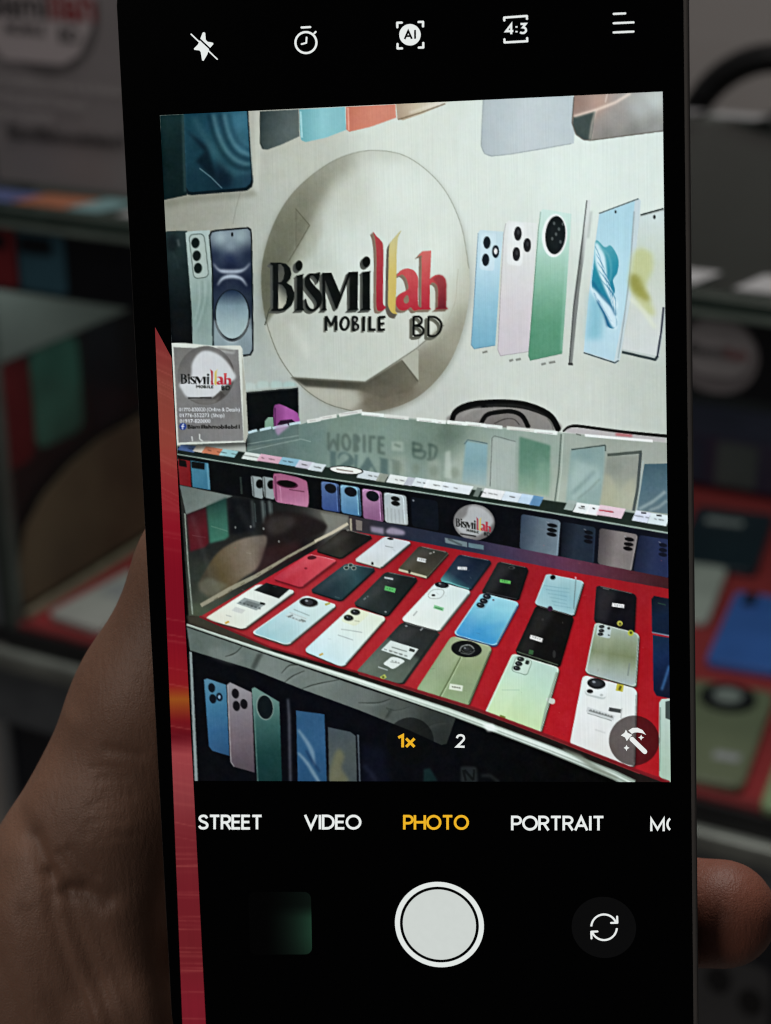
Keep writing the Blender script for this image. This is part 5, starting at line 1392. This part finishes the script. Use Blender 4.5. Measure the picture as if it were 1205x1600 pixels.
MB = [(292, 980), (420, 1024), (560, 1072), (640, 1098), (712, 1122), (698, 1162), (690, 1164), (640, 1141), (560, 1109), (470, 1076), (395, 1046), (297, 1016)]
fill(MB, Fld([(310, 1000, (88, 104, 98)), (370, 1025, (96, 112, 106)), (420, 1045, (112, 126, 120)), (500, 1070, (106, 120, 114)), (560, 1090, (98, 110, 106)), (620, 1110, (76, 86, 82)), (680, 1130, (46, 53, 50)), (690, 1150, (38, 44, 42))]))
fill(spl([(330, 1010), (372, 1020), (378, 1030), (362, 1036), (330, 1024)]), (120, 132, 126), .5, 3)
fill([(392, 1044), (402, 1022), (412, 1020), (398, 1047)], (50, 58, 54), .7, 1)
for v in ([(440, 1052), (452, 1040), (468, 1038), (480, 1028)], [(445, 1066), (458, 1056), (476, 1048)], [(472, 1076), (490, 1070), (508, 1066), (530, 1062)], [(600, 1126), (608, 1112), (604, 1106), (618, 1110), (640, 1104)], [(560, 1098), (590, 1098), (610, 1092)], [(352, 1026), (368, 1020), (380, 1008)], [(650, 1144), (680, 1130), (700, 1128)]):
    line(v, [.8, 2.0, 1.6, .8], (34, 42, 38), .8 if v[0][0] < 600 else .4, 0, True)
    line(np.array(v) + np.array([1, 2.4]), [.8, 3, 2, .8], (132, 144, 138), .35 if v[0][0] < 600 else .1, 1, True)
line([(604, 1122), (612, 1108)], 4, (40, 50, 46), .6, 1)
AL = [(292, 976), (420, 1019), (560, 1064), (700, 1111), (770, 1137), (860, 1171), (960, 1211), (990, 1226)]
line(AL, [3, 6, 9, 11, 12, 13, 15, 16], (112, 126, 114))
line(AL, [2, 4.4, 7, 9, 9, 9.6, 11, 12], Lin((300, 980), (980, 1220), [(150, 166, 150), (184, 200, 184), (196, 210, 194), (172, 188, 172), (196, 208, 196), (150, 166, 150)]))
line(np.array(AL) + np.array([0, -1.2]), [1, 1.4, 2, 2.4, 2.4, 2.6], (214, 224, 210), .7)
line(np.array(AL) + np.array([-1, 1.6]), [.8, 1, 1.4, 1.6, 1.8, 2], (128, 142, 128), .6)
fill([(754, 1132), (770, 1131), (778, 1142), (762, 1143)], (226, 232, 222), .8, 1)
line([(880, 1170), (905, 1182), (930, 1200), (965, 1216)], [2, 7, 8, 3], (120, 130, 114), .8, 1)
fill([(296, 1018), (300, 1019), (310, 1232), (305, 1232)], (124, 140, 140))
# poster under the ledge
fill([(319, 1062), (324, 1060), (353.6, 1070), (358.6, 1181), (332, 1173), (326.6, 1166)], Lin((335, 1062), (342, 1180), [(70, 128, 158), (50, 116, 156), (40, 96, 144), (36, 82, 126)]))
for q in ((331, 1074.6), (332.8, 1091.8)):
    fill(ell(q[0], q[1], 5.4, 7.4, -12), (12, 20, 30))
fill(ell(343, 1089, 5, 6.8, -12), (14, 26, 44)); fill(ell(343, 1089, 2, 3), (120, 160, 190))
fill([(355, 1070), (359.6, 1066), (393.6, 1082), (398, 1207), (366, 1198), (360, 1190)], Lin((372, 1068), (384, 1200), [(136, 134, 138), (118, 112, 120), (106, 94, 104), (82, 72, 82)]))
line([(356, 1070), (361, 1190), (366, 1198)], 1.6, (160, 158, 160), .7)
for q in ((368, 1083.6), (369.6, 1103), (381.4, 1100)):
    fill(ell(q[0], q[1], 5.6, 8, -12), (18, 18, 24))
fill([(393.6, 1076), (398, 1073.6), (436.6, 1096.6), (441, 1226), (402.6, 1226)], Lin((415, 1085), (420, 1222), [(92, 134, 126), (48, 96, 92), (18, 62, 60), (14, 52, 52)]))
line([(395.6, 1076), (403, 1222)], 1.6, (96, 136, 128), .7)
fill(ell(414, 1105, 13.6, 20.4, -8), (112, 140, 132)); fill(ell(414.4, 1105, 12, 18.6, -8), (12, 22, 26))
line([(450, 1092), (452, 1120), (454, 1222)], [3, 4, 3.4], (92, 98, 112), .75, 1)
fill([(463, 1110), (507, 1116), (511, 1226), (465.6, 1226)], Lin((470, 1112), (490, 1222), [(36, 84, 126), (36, 88, 134), (30, 76, 120)]))
line([(466, 1140), (480, 1160), (488, 1176), (492, 1196)], [3, 6, 7, 2], (120, 156, 178), .7, 1, True); line([(466, 1176), (480, 1192), (490, 1208), (500, 1224)], [3, 5, 6, 4], (130, 164, 182), .7, 1, True); line([(478, 1172), (486, 1186), (500, 1206)], 3, (18, 50, 92), .8, 1)
fill([(512.6, 1136), (548, 1143.6), (556, 1150), (558, 1226), (515, 1226)], Lin((520, 1138), (540, 1222), [(62, 76, 84), (72, 84, 84), (66, 78, 80)])); fill(spl([(520, 1186), (530, 1170), (538, 1182), (534, 1200), (545, 1222), (516, 1222)]), (112, 112, 74), .7, 2)
line([(559.6, 1148), (562.6, 1226)], 2.4, (104, 120, 132), .8)
line([(570, 1196), (578, 1206), (588, 1220)], 6, (54, 66, 92), .8, 2); fill([(564, 1160), (600, 1170), (610, 1226), (566, 1226)], (12, 16, 34), .7, 4)
fill([(662, 1202), (672, 1200), (684, 1220), (662, 1222)], (16, 46, 46), .8, 1)
fill(rquad([(720, 1197), (745, 1198), (747, 1224), (720, 1224)], .15, .15), (36, 42, 44), .8, 1); line([(724, 1203), (728, 1220)], 4, (12, 14, 16), .8); line([(726, 1203), (740, 1219)], 4, (12, 14, 16), .8); line([(741, 1202), (740, 1219)], 3, (12, 14, 16), .8)
line([(752, 1212), (766, 1212), (780, 1222)], 5, (28, 33, 35), .8, 1)

# --- the small card standing on the counter
fill([(272, 690), (386, 684), (390, 696), (300, 702)], (20, 24, 24), .6, 2)
CQ = [(269, 537.6), (376, 541.4), (383, 690.6), (277, 694)]
fill([(268, 536), (290, 536), (330, 540), (376, 540), (379, 545), (384, 604), (388, 678), (384, 691), (277, 695)], (196, 200, 186))
fill([(378, 545), (384, 604), (388, 678), (384, 690), (381, 690)], (164, 166, 150))
fill(quad(CQ, np.array([.02, .965, .98, .02]), np.array([.03, .035, .985, .985])), Lin((280, 540), (370, 690), [(112, 112, 108), (120, 120, 118), (112, 112, 112), (126, 126, 124)]))
fill([(336, 542), (352, 543), (368, 547), (366, 553), (345, 550)], (186, 188, 180), .7, 1)
line([(340, 544), (366, 549)], 2, (64, 62, 58), .7, 1)
fill(ell(322, 586.6, 44.4, 46, 4), Lin((290, 555), (360, 625), [(96, 96, 94), (112, 112, 110), (78, 78, 76), (92, 90, 88)]))
fill(spl([(319, 548), (336, 551), (352, 562), (365, 580), (367.6, 592), (350, 604), (344, 613), (331, 621), (296, 622), (284, 609), (281, 599), (298, 590), (300, 570), (307, 556)], n=5), (190, 192, 190), 1, 1)
line([(294, 622), (331, 621.4)], 2.4, (24, 24, 24), .9); fill([(345, 610), (352, 618), (340, 627), (332, 622)], (64, 62, 60), .7)
fill(spl([(300, 625), (332, 624), (344, 618), (336, 630), (318, 633)], n=4), (126, 124, 120), .6, 1)
logo(lambda p: np.stack([282 + (np.asarray(p, float)[:, 0] - 422) * .288, 576 + (np.asarray(p, float)[:, 1] - 366) * .196 + (np.asarray(p, float)[:, 0] - 422) * .008], 1), False, k=.4)
fill(ell(286, 666.4, 5.6, 5.6), (34, 62, 150)); line([(287.6, 662.4), (285.6, 664), (285.6, 671)], 1.6, (226, 230, 230)); line([(283.4, 666.4), (288.4, 666.4)], 1.4, (226, 230, 230))
line([(300, 682), (301, 690)], 2, (196, 198, 190), .8); line([(312, 678), (312, 686), (318, 690)], 2, (206, 208, 198), .8); line([(296, 690), (330, 689)], 1.6, (150, 150, 142), .7)
# ---------------------------------------------------------------- the phone in the hand
m_frame = mat("phone_frame", (.19, .175, .165), .5, .1, 80, metal=.25)
m_front = bpy.data.materials.new("front_glass"); m_front.use_nodes = True
_nt = m_front.node_tree; _b = _nt.nodes["Principled BSDF"]
_b.inputs["Base Color"].default_value = (.0012, .0012, .0014, 1); _b.inputs["Specular IOR Level"].default_value = .28
_ns = _nt.nodes.new("ShaderNodeTexNoise"); _ns.inputs["Scale"].default_value = 35; _ns.inputs["Detail"].default_value = 6
_tc = _nt.nodes.new("ShaderNodeTexCoord"); _nt.links.new(_tc.outputs["Object"], _ns.inputs["Vector"])
_mr = _nt.nodes.new("ShaderNodeMapRange"); _mr.inputs["To Min"].default_value = .06; _mr.inputs["To Max"].default_value = .22
_nt.links.new(_ns.outputs["Fac"], _mr.inputs["Value"]); _nt.links.new(_mr.outputs[0], _b.inputs["Roughness"])

ph = thing("smartphone", PHONE_M, "black smartphone in the hand, its screen showing a camera view of the shop", "phone")
MM = .001


def mmrect(x0, y0, x1, y1, r):
    return [(x * MM, y * MM) for x, y in rrect(x0, y0, x1, y1, r, 8)]


prism("metal_frame", mmrect(-39.36, -92, 37.58, 71, 9), -8.0 * MM, -.10 * MM, m_frame, ph, .4 * MM, seg=3)
prism("back_glass", mmrect(-37.6, -90.5, 36.0, 69.5, 8), -8.35 * MM, -8.02 * MM, m_front, ph, .15 * MM)
scr = prism("screen_glass", mmrect(-39.25, -91.6, 36.84, 70.6, 8.6), -.34 * MM, 0, m_front, ph, .16 * MM, seg=3)
box("frame_glint", (37.42 * MM, 31.2 * MM, -6.2 * MM), (37.56 * MM, 32.2 * MM, -1.8 * MM), mat("frame_glint", (.55, .53, .5), .5, .1, 60), ph)  # tiny glint on the frame edge, painted as a pale piece


def point_colour_mat(name, ripple=True):
    m = bpy.data.materials.new(name); m.use_nodes = True
    nt = m.node_tree; b = nt.nodes["Principled BSDF"]
    b.inputs["Base Color"].default_value = (.002, .002, .002, 1); b.inputs["Roughness"].default_value = .12; b.inputs["Specular IOR Level"].default_value = .28
    at = nt.nodes.new("ShaderNodeAttribute"); at.attribute_name = "glow"
    tc = nt.nodes.new("ShaderNodeTexCoord")
    # pixel columns of the panel, beating softly as a photographed screen does
    mp = nt.nodes.new("ShaderNodeMapping"); mp.inputs["Scale"].default_value = (5200, 90, 1)
    ns = nt.nodes.new("ShaderNodeTexNoise"); ns.inputs["Scale"].default_value = 1; ns.inputs["Detail"].default_value = 2
    nt.links.new(tc.outputs["Object"], mp.inputs["Vector"]); nt.links.new(mp.outputs[0], ns.inputs["Vector"])
    mr = nt.nodes.new("ShaderNodeMapRange"); mr.inputs["From Min"].default_value = .25; mr.inputs["From Max"].default_value = .75; mr.inputs["To Min"].default_value = .95; mr.inputs["To Max"].default_value = 1.04
    nt.links.new(ns.outputs["Fac"], mr.inputs["Value"])
    mx = nt.nodes.new("ShaderNodeVectorMath"); mx.operation = 'SCALE'
    nt.links.new(at.outputs["Color"], mx.inputs[0]); nt.links.new(mr.outputs[0], mx.inputs["Scale"])
    nt.links.new(mx.outputs[0], b.inputs["Emission Color"])
    b.inputs["Emission Strength"].default_value = 1.0
    return m


def sheet(name, X, Y, z, m, parent):
    """A flat sheet of display points coloured from the painted picture. X, Y: (rows, cols) metres."""
    r, c = X.shape
    px, py = undisp(X, Y)
    fx = np.clip(px - PX0 - .5, 0, PW - 1.001); fy = np.clip(py - PY0 - .5, 0, PH - 1.001)
    ix, iy = fx.astype(int), fy.astype(int); tx, ty = (fx - ix)[..., None], (fy - iy)[..., None]
    g = (CV[iy, ix] * (1 - tx) + CV[iy, ix + 1] * tx) * (1 - ty) + (CV[iy + 1, ix] * (1 - tx) + CV[iy + 1, ix + 1] * tx) * ty
    rgb = lin(np.clip(g, 0, 255))
    n = r * c
    me = bpy.data.meshes.new(name)
    me.vertices.add(n)
    co = np.stack([X, Y, np.full_like(X, z)], -1).reshape(-1).astype(np.float32)
    me.vertices.foreach_set("co", co)
    i = np.arange(n).reshape(r, c)
    q = np.stack([i[:-1, :-1], i[1:, :-1], i[1:, 1:], i[:-1, 1:]], -1).reshape(-1, 4)
    me.loops.add(q.size); me.loops.foreach_set("vertex_index", q.reshape(-1).astype(np.int32))
    me.polygons.add(len(q)); me.polygons.foreach_set("loop_start", np.arange(0, q.size, 4, dtype=np.int32))
    me.update(calc_edges=True)
    ca = me.color_attributes.new("glow", 'FLOAT_COLOR', 'POINT')
    ca.data.foreach_set("color", np.concatenate([rgb, np.ones((r, c, 1))], -1).reshape(-1).astype(np.float32))
    me.materials.append(m)
    o = bpy.data.objects.new(name, me); COL.objects.link(o); o.parent = parent
    return o


# small print on the card in the picture, from real lettering
def paint_text(s, x0, x1, yb, h, col, bold=.0, slope=0.0):
    V, Tt = text_mesh(s, bold)
    kx = (x1 - x0) / np.ptp(V[:, 0]); ky = h / .73
    P = np.stack([x0 + (V[:, 0] - V[:, 0].min()) * kx, yb - V[:, 1] * ky + (V[:, 0] - V[:, 0].min()) * kx * slope], 1)
    fill([P[t] for t in Tt], col, .95, 0, True, True)


paint_text("01770-830020 (Online & Details)", 280, 375, 642.6, 6, (206, 208, 206), .012)
paint_text("01776-552273 (Shop)", 280.5, 351, 651.6, 6, (206, 208, 206), .012)
paint_text("01917-820000", 281, 329, 660.6, 6, (206, 208, 206), .012)
paint_text("Bismillahmobilebd1", 293, 375, 669.6, 6, (18, 18, 18), .025)
# dim discs the camera app lays over the picture
fill(ell(641, 1158, 37, 37), (8, 10, 11), .62)
fill(ell(991, 1157, 39.4, 39, 0, 60), (26, 14, 16), .62)
# a lens never resolves the panel perfectly
_k = np.pad(CV, ((1, 1), (1, 1), (0, 0)), 'edge')
CV[:] = .80 * CV + .05 * (_k[:-2, 1:-1] + _k[2:, 1:-1] + _k[1:-1, :-2] + _k[1:-1, 2:])

# how the phone's camera renders it: a cool white, slightly muted hues, crisped edges and fine grain
_w = np.clip((CV.min(2, keepdims=True) - 90) / 80, 0, 1)
CV[:] = CV * (1 + _w * np.array([.055, .08, .112]))
_l = CV @ np.array([.3, .59, .11])
_red = np.clip((CV[..., 0] - np.maximum(CV[..., 1], CV[..., 2])) / 60, 0, 1)
_s = (.80 + .18 * _red)[..., None]
CV[:] = _l[..., None] * (1 - _s) + CV * _s
for _r, _a in ((1, .22), (4, .14)):
    CV[:] += _a * (CV - soften(CV, _r))
_g = np.random.RandomState(21)
_n1 = _g.randn(PH, PW).astype(np.float32); _n2 = soften(_g.randn(PH, PW).astype(np.float32), 1) * 3; _n3 = soften(_g.randn(PH, PW).astype(np.float32), 5) * 9
_amp = 1.0 + 2.0 * np.clip(1 - np.abs(_l - 110) / 140, 0, 1)
CV[:] += ((_n1 * .5 + _n2 * .8 + _n3 * .9) * _amp)[..., None]
CV[:] += soften(_g.randn(PH, PW, 3).astype(np.float32), 3) * np.array([7, 4, 8])
CV[:] = np.clip(CV, 0, 250)
m_view = point_colour_mat("display_picture")
gx, gy = np.meshgrid(np.linspace(-34.0, 34.0, 600) * MM, np.linspace(47.07, -47.07, 820) * MM)
view = sheet("camera_preview", gx, gy, .03 * MM, m_view, ph)
# the red reflection along the screen's left edge, painted as a glowing strip
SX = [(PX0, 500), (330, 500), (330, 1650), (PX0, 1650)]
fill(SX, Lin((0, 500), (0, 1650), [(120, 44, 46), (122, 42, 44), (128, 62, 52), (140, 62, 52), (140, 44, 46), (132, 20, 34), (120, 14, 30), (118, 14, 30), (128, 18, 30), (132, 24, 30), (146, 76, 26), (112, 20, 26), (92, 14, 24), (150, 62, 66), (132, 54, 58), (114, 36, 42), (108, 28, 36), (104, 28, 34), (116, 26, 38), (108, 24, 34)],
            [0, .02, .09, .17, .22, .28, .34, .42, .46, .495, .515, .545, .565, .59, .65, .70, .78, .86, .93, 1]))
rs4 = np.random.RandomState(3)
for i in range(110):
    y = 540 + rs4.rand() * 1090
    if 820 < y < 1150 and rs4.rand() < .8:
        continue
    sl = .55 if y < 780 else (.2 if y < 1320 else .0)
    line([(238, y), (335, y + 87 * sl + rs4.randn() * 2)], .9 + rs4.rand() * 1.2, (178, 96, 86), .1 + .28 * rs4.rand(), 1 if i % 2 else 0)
# the strip: between the preview's left edge and the black border, with its slanted top
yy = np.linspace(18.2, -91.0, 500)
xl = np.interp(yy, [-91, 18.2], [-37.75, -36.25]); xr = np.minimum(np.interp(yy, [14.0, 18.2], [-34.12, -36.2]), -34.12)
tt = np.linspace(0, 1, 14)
tag(sheet("edge_reflection", (xl[:, None] + (xr - xl)[:, None] * tt) * MM, (yy[:, None] + 0 * tt) * MM, .03 * MM, m_view, ph), "red reflection painted as a glowing strip along the screen's left edge")


# ---- the camera app's signs: flat lit shapes on the display
def disc_pts(cx, cy, r, n=48):
    return [(cx + r * math.cos(a), cy + r * math.sin(a)) for a in np.linspace(0, 2 * math.pi, n, endpoint=False)]


def ring_mesh(cx, cy, r0, r1, z, a0=0, a1=360, n=48):
    t = np.radians(np.linspace(a0, a1, n))
    v = [(cx + r * math.cos(a), cy + r * math.sin(a), z) for a in t for r in (r0, r1)]
    return v, [(2 * i, 2 * i + 1, 2 * i + 3, 2 * i + 2) for i in range(n - 1)]


class Flat:
    def __init__(s, z=.06):
        s.v, s.f, s.z = [], [], z * MM

    def poly(s, pts, px=True):
        P = [disp(x, y) for x, y in pts] if px else pts
        bm = bmesh.new(); f = bm.faces.new([bm.verts.new((x, y, s.z)) for x, y in P])
        bmesh.ops.triangulate(bm, faces=[f])
        bm.verts.index_update(); k = len(s.v)
        s.v += [tuple(v.co) for v in bm.verts]; s.f += [tuple(v.index + k for v in f.verts) for f in bm.faces]
        bm.free(); return s

    def rod(s, a, b, w, cap=True):
        a, b = np.array(a, float), np.array(b, float)
        d = (b - a) / np.hypot(*(b - a)); t = math.atan2(d[1], d[0])
        P = [(b[0] + w / 2 * math.cos(t + q), b[1] + w / 2 * math.sin(t + q)) for q in np.linspace(-math.pi / 2, math.pi / 2, 7)] + [(a[0] + w / 2 * math.cos(t + q), a[1] + w / 2 * math.sin(t + q)) for q in np.linspace(math.pi / 2, 1.5 * math.pi, 7)]
        return s.poly(P)

    def ring(s, cx, cy, r, w, a0=0, a1=360):
        t = np.radians(np.linspace(a0, a1, 44)); k = len(s.v)
        for a in t:
            for q in (r - w / 2, r + w / 2):
                x, y = disp(cx + q * math.cos(a), cy + q * math.sin(a)); s.v.append((x, y, s.z))
        s.f += [(k + 2 * i, k + 2 * i + 1, k + 2 * i + 3, k + 2 * i + 2) for i in range(43)]
        return s

    def ribbon(s, pts, w):
        """One stroke of even weight with mitred corners and square ends (picture units)."""
        P = [np.array(pts[0], float)]
        for q in pts[1:]:
            if np.hypot(*(np.array(q) - P[-1])) > .05:
                P.append(np.array(q, float))
        P = np.array(P); n = len(P); k = len(s.v)
        closed = np.hypot(*(P[0] - P[-1])) < 1e-6
        for i in range(n):
            a = P[i] - P[i - 1] if i else (P[-1] - P[-2] if closed else P[1] - P[0])
            b = P[i + 1] - P[i] if i < n - 1 else (P[1] - P[0] if closed else P[-1] - P[-2])
            a = a / np.hypot(*a); b = b / np.hypot(*b)
            m = np.array([-(a + b)[1], (a + b)[0]]); m /= np.hypot(*m)
            L = w / 2 / max(m @ np.array([-a[1], a[0]]), .35)
            for q in (m * L, -m * L):
                x, y = disp(*(P[i] + q)); s.v.append((x, y, s.z))
        s.f += [(k + 2 * i, k + 2 * i + 1, k + 2 * i + 3, k + 2 * i + 2) for i in range(n - 1)]

    def text(s, body, x0, x1, yb, h, wt=.14, slope=0.0, gap=.17):
        adv = [GLYPH[c][0] for c in body]
        total = sum(adv) + gap * (len(body) - 1)
        kx = (x1 - x0 - wt * h) / total; x = 0.0
        hh = h * (1 - wt)
        for c, a in zip(body, adv):
            for st in GLYPH[c][1]:
                px = [(x0 + wt * h / 2 + (x + u) * kx, yb - wt * h / 2 - v * hh) for u, v in st]
                px = [(q[0], q[1] + slope * (q[0] - x0)) for q in px]
                # square ends run out to the full letter height
                s.ribbon(px, wt * h)
            x += a + gap
        return s

    def build(s, name, m, parent=None):
        o = obj(name, s.v, s.f, m, parent or ph)
        return o


def arc(cx, cy, rx, ry, a0, a1, n=18):
    return [(cx + rx * math.cos(math.radians(a)), cy + ry * math.sin(math.radians(a))) for a in np.linspace(a0, a1, n)]


_o = .075   # strokes are drawn along their middle; straight ends overshoot by half a weight
GLYPH = {
    'S': (.52, [[tuple(q) for q in spl([(.50, .80), (.42, .95), (.27, 1.0), (.10, .94), (.03, .77), (.12, .60), (.28, .51), (.44, .42), (.52, .25), (.45, .07), (.27, 0), (.09, .05), (.0, .20)], False, 5)]]),
    'T': (.60, [[(0, 1), (.60, 1)], [(.30, 1), (.30, -_o)]]),
    'R': (.52, [[(0, -_o), (0, 1), (.26, 1)] + arc(.26, .735, .25, .265, 90, -90) + [(0, .47)], [(.26, .47), (.54, -_o)]]),
    'E': (.46, [[(.48, 1), (0, 1), (0, 0), (.48, 0)], [(0, .51), (.44, .51)]]),
    'V': (.70, [[(0, 1 + _o), (.35, .02), (.70, 1 + _o)]]),
    'I': (.04, [[(.02, -_o), (.02, 1 + _o)]]),
    'D': (.62, [[(0, 0), (0, 1), (.22, 1)] + arc(.22, .5, .40, .5, 90, -90) + [(0, 0)]]),
    'O': (.80, [arc(.40, .5, .40, .5, 0, 360, 40)]),
    'P': (.50, [[(0, -_o), (0, 1), (.26, 1)] + arc(.26, .715, .25, .285, 90, -90) + [(0, .43)]]),
    'H': (.62, [[(0, -_o), (0, 1 + _o)], [(.62, -_o), (.62, 1 + _o)], [(0, .51), (.62, .51)]]),
    'A': (.72, [[(0, -_o), (.36, .98), (.72, -_o)], [(.13, .30), (.59, .30)]]),
    'M': (.78, [[(0, -_o), (0, .94), (.39, .10), (.78, .94), (.78, -_o)]]),
    '1': (.26, [[(.0, .80), (.24, 1.0), (.24, -_o)]]),
    'x': (.46, [[(0, -.03), (.46, .72)], [(0, .72), (.46, -.03)]]),
    '2': (.52, [[tuple(q) for q in spl([(.02, .74), (.08, .92), (.26, 1.0), (.45, .92), (.50, .72), (.42, .52), (.02, .02)], False, 5)] + [(.54, .0)]]),
    '4': (.58, [[(.44, -_o), (.44, 1.0), (.02, .26), (.60, .26)]]),
    ':': (.04, [[(.02, .10), (.02, .26)], [(.02, .62), (.02, .78)]]),
    '3': (.50, [[(.04, 1.0), (.46, 1.0), (.24, .62)] + arc(.22, .31, .27, .31, 80, -140)]),
}
w1 = emit("display_white", (232, 236, 234)); w2 = emit("display_soft_white", (205, 211, 207)); am = emit("display_amber", (238, 180, 38)); bk = mat("display_off", (.001, .001, .001), .15, .1, 50, spec=.2)
BI = lambda x, y: (160 + x / 2.41, y / 2.41)
CI2 = lambda x, y: (600 + x / 2.41, y / 2.41)
fi = Flat().poly([BI(383, 121), BI(388, 124), BI(390, 150), BI(397, 157), BI(417, 161), BI(419, 166), BI(402, 186), BI(396, 205), BI(382, 229), BI(376, 228), BI(371, 196), BI(366, 190), BI(347, 188), BI(345, 183), BI(360, 168), BI(366, 155), BI(378, 123)]).build("flash_off_icon", w1)
Flat(.08).rod(BI(336, 118), BI(442, 218), 2.6).build("slash_gap", bk, fi)
Flat(.08).rod(BI(335, 129), BI(433, 223), 2.2).build("slash", w1, fi)
f = Flat().ring(478.3, 66.6, 16.4, 3.5).rod((471.5, 43), (485, 42.4), 3.4).rod((491.4, 52), (493.6, 49.8), 3).rod((479.3, 58.6), (478.8, 67), 2.8).rod((478.8, 67), (471.6, 69), 2.8).build("timer_icon", w1)
ai = Flat().poly([tuple(p) for p in ell(640.8, 54.4, 16.8, 16.8)]).build("scene_assist_icon", w1)
Flat(.08).text("AI", 631, 650.6, 61.8, 15, .2, -.03, .3).build("lettering", bk, ai)
fb = Flat()
for cx, cy, sx, sy in ((621, 35.6, 1, 1), (661.2, 34.2, -1, 1), (621.4, 75.8, 1, -1), (661.6, 74.2, -1, -1)):
    fb.rod((cx, cy), (cx + sx * 7, cy - sx * .2), 3.6).rod((cx, cy), (cx, cy + sy * 7), 3.6)
fb.build("focus_corners", w1, ai)
ra = Flat().rod((788, 27.6), (823.4, 25), 3.6).rod((788, 27.6), (788.2, 32), 3.6).rod((823.4, 25), (823.6, 29.4), 3.6).rod((788.6, 66.4), (824, 64.4), 3.6).rod((788.6, 66.4), (788.4, 61.6), 3.6).rod((824, 64.4), (823.8, 59.6), 3.6).build("picture_ratio_icon", w1)
Flat().text("4:3", 788.8, 824, 54.4, 17.6, .19, -.035, .26).build("lettering", w1, ra)
Flat().rod((959, 21.8), (977, 21), 3.4).rod((959, 36.4), (990, 35), 3.4).rod((959, 50.8), (990, 49.4), 3.4).build("menu_icon", w1)
for s_, x0, x1, yb, mm in (("STREET", 309.6, 411, 1296, w1), ("VIDEO", 475, 565, 1296, w1), ("PHOTO", 630, 733, 1296.4, am), ("PORTRAIT", 798.6, 945, 1297.6, w1)):
    Flat().text(s_, x0, x1, yb, 23.4, .168, .0015).build("mode_label", mm)
mo = Flat().text("M", 1016, 1039, 1299, 22.4, .165).build("mode_label", w1)
Flat().ring(1054, 1287.6, 11, 3.6, 128, 232).build("lettering", w1, mo)
X0, Y0 = disp(686.6, 1444.6)
v, fc = ring_mesh(X0, Y0, 5.69 * MM, 6.42 * MM, .06 * MM, n=80)
sb = obj("shutter_button", v, fc, emit("shutter_ring", (226, 231, 228)), ph)
obj("button_face", [(x, y, .06 * MM) for x, y in disc_pts(X0, Y0, 5.28 * MM, 80)], [tuple(range(80))], w2, sb)
X0, Y0 = disp(943.6, 1449)
sw = obj("switch_camera_button", [(x, y, .04 * MM) for x, y in disc_pts(X0, Y0, 4.55 * MM, 60)], [tuple(range(60))], emit("button_dim", (8, 8, 8)), ph)
Flat().ring(944, 1448.6, 20, 3.2, 184, 344).ring(944, 1448.6, 20, 3.2, 4, 164).rod((964.4, 1432), (964.8, 1441.6), 3.2).rod((964.8, 1441.6), (955, 1441.8), 3.2).rod((924.4, 1466), (924, 1455.6), 3.2).rod((924, 1455.6), (933.6, 1455.2), 3.2).build("arrows", w1, sw)
# the last picture taken: a dark thumbnail with a green gleam
gx, gy = np.meshgrid(np.linspace(0, 1, 26), np.linspace(0, 1, 26))
PXQ = quad([(388, 1393), (486, 1393.4), (488, 1491), (391, 1491.6)], gx, gy)
tv = []; tq = []
rr = .11
for i in range(26):
    for j in range(26):
        u, vv = gx[i, j], gy[i, j]
        cu_, cv_ = np.clip(u, rr, 1 - rr), np.clip(vv, rr, 1 - rr)
        du, dv = u - cu_, vv - cv_
        L = max(abs(du), abs(dv)); H = math.hypot(du, dv)
        if H > 1e-9:
            u, vv = cu_ + du * L / H, cv_ + dv * L / H
        q = quad([(388, 1393), (486, 1393.4), (488, 1491), (391, 1491.6)], u, vv)
        tv.append((*disp(q[0], q[1]), .05 * MM))
me_f = [(i * 26 + j, (i + 1) * 26 + j, (i + 1) * 26 + j + 1, i * 26 + j + 1) for i in range(25) for j in range(25)]
th = obj("gallery_thumbnail", tv, me_f, point_colour_mat("thumbnail_picture"), ph)
ca = th.data.color_attributes.new("glow", 'FLOAT_COLOR', 'POINT')
U, Vv = gx.ravel(), gy.ravel()
gl = np.clip((U - .25) / .75, 0, 1) ** 1.6 * (.32 + .68 * np.clip((Vv - .22) / .2, 0, 1)) * (1 - .25 * np.clip((Vv - .7) / .3, 0, 1))
tc_ = lin(np.stack([1 + 27 * gl, 1 + 54 * gl, 1 + 40 * gl], -1))
ca.data.foreach_set("color", np.concatenate([tc_, np.ones((len(tc_), 1))], 1).reshape(-1).astype(np.float32))
Flat().text("1x", 620.4, 650, 1168.4, 21.6, .2).build("zoom_label", am)
Flat().text("2", 712, 727.4, 1168.4, 21.6, .16).build("zoom_label", w1)
# magic-wand button over the picture
ZI = lambda x, y: (860 + x / 6.025, 1020 + y / 6.025)
Flat().poly([ZI(712, 722), ZI(728, 752), ZI(772, 772), ZI(745, 798), ZI(720, 830), ZI(704, 796), ZI(664, 776), ZI(698, 752)]).poly([ZI(735, 730), ZI(775, 706), ZI(820, 704), ZI(868, 726), ZI(902, 772), ZI(866, 756), ZI(820, 748), ZI(790, 750), ZI(768, 762)]).rod(ZI(768, 812), ZI(890, 930), 7.4) \
    .poly([ZI(856, 770), ZI(864, 788), ZI(882, 796), ZI(864, 806), ZI(854, 824), ZI(846, 806), ZI(828, 796), ZI(846, 788)]).poly([ZI(718, 866), ZI(726, 884), ZI(746, 894), ZI(726, 904), ZI(718, 924), ZI(708, 904), ZI(690, 894), ZI(708, 884)]).build("wand_icon", w1)
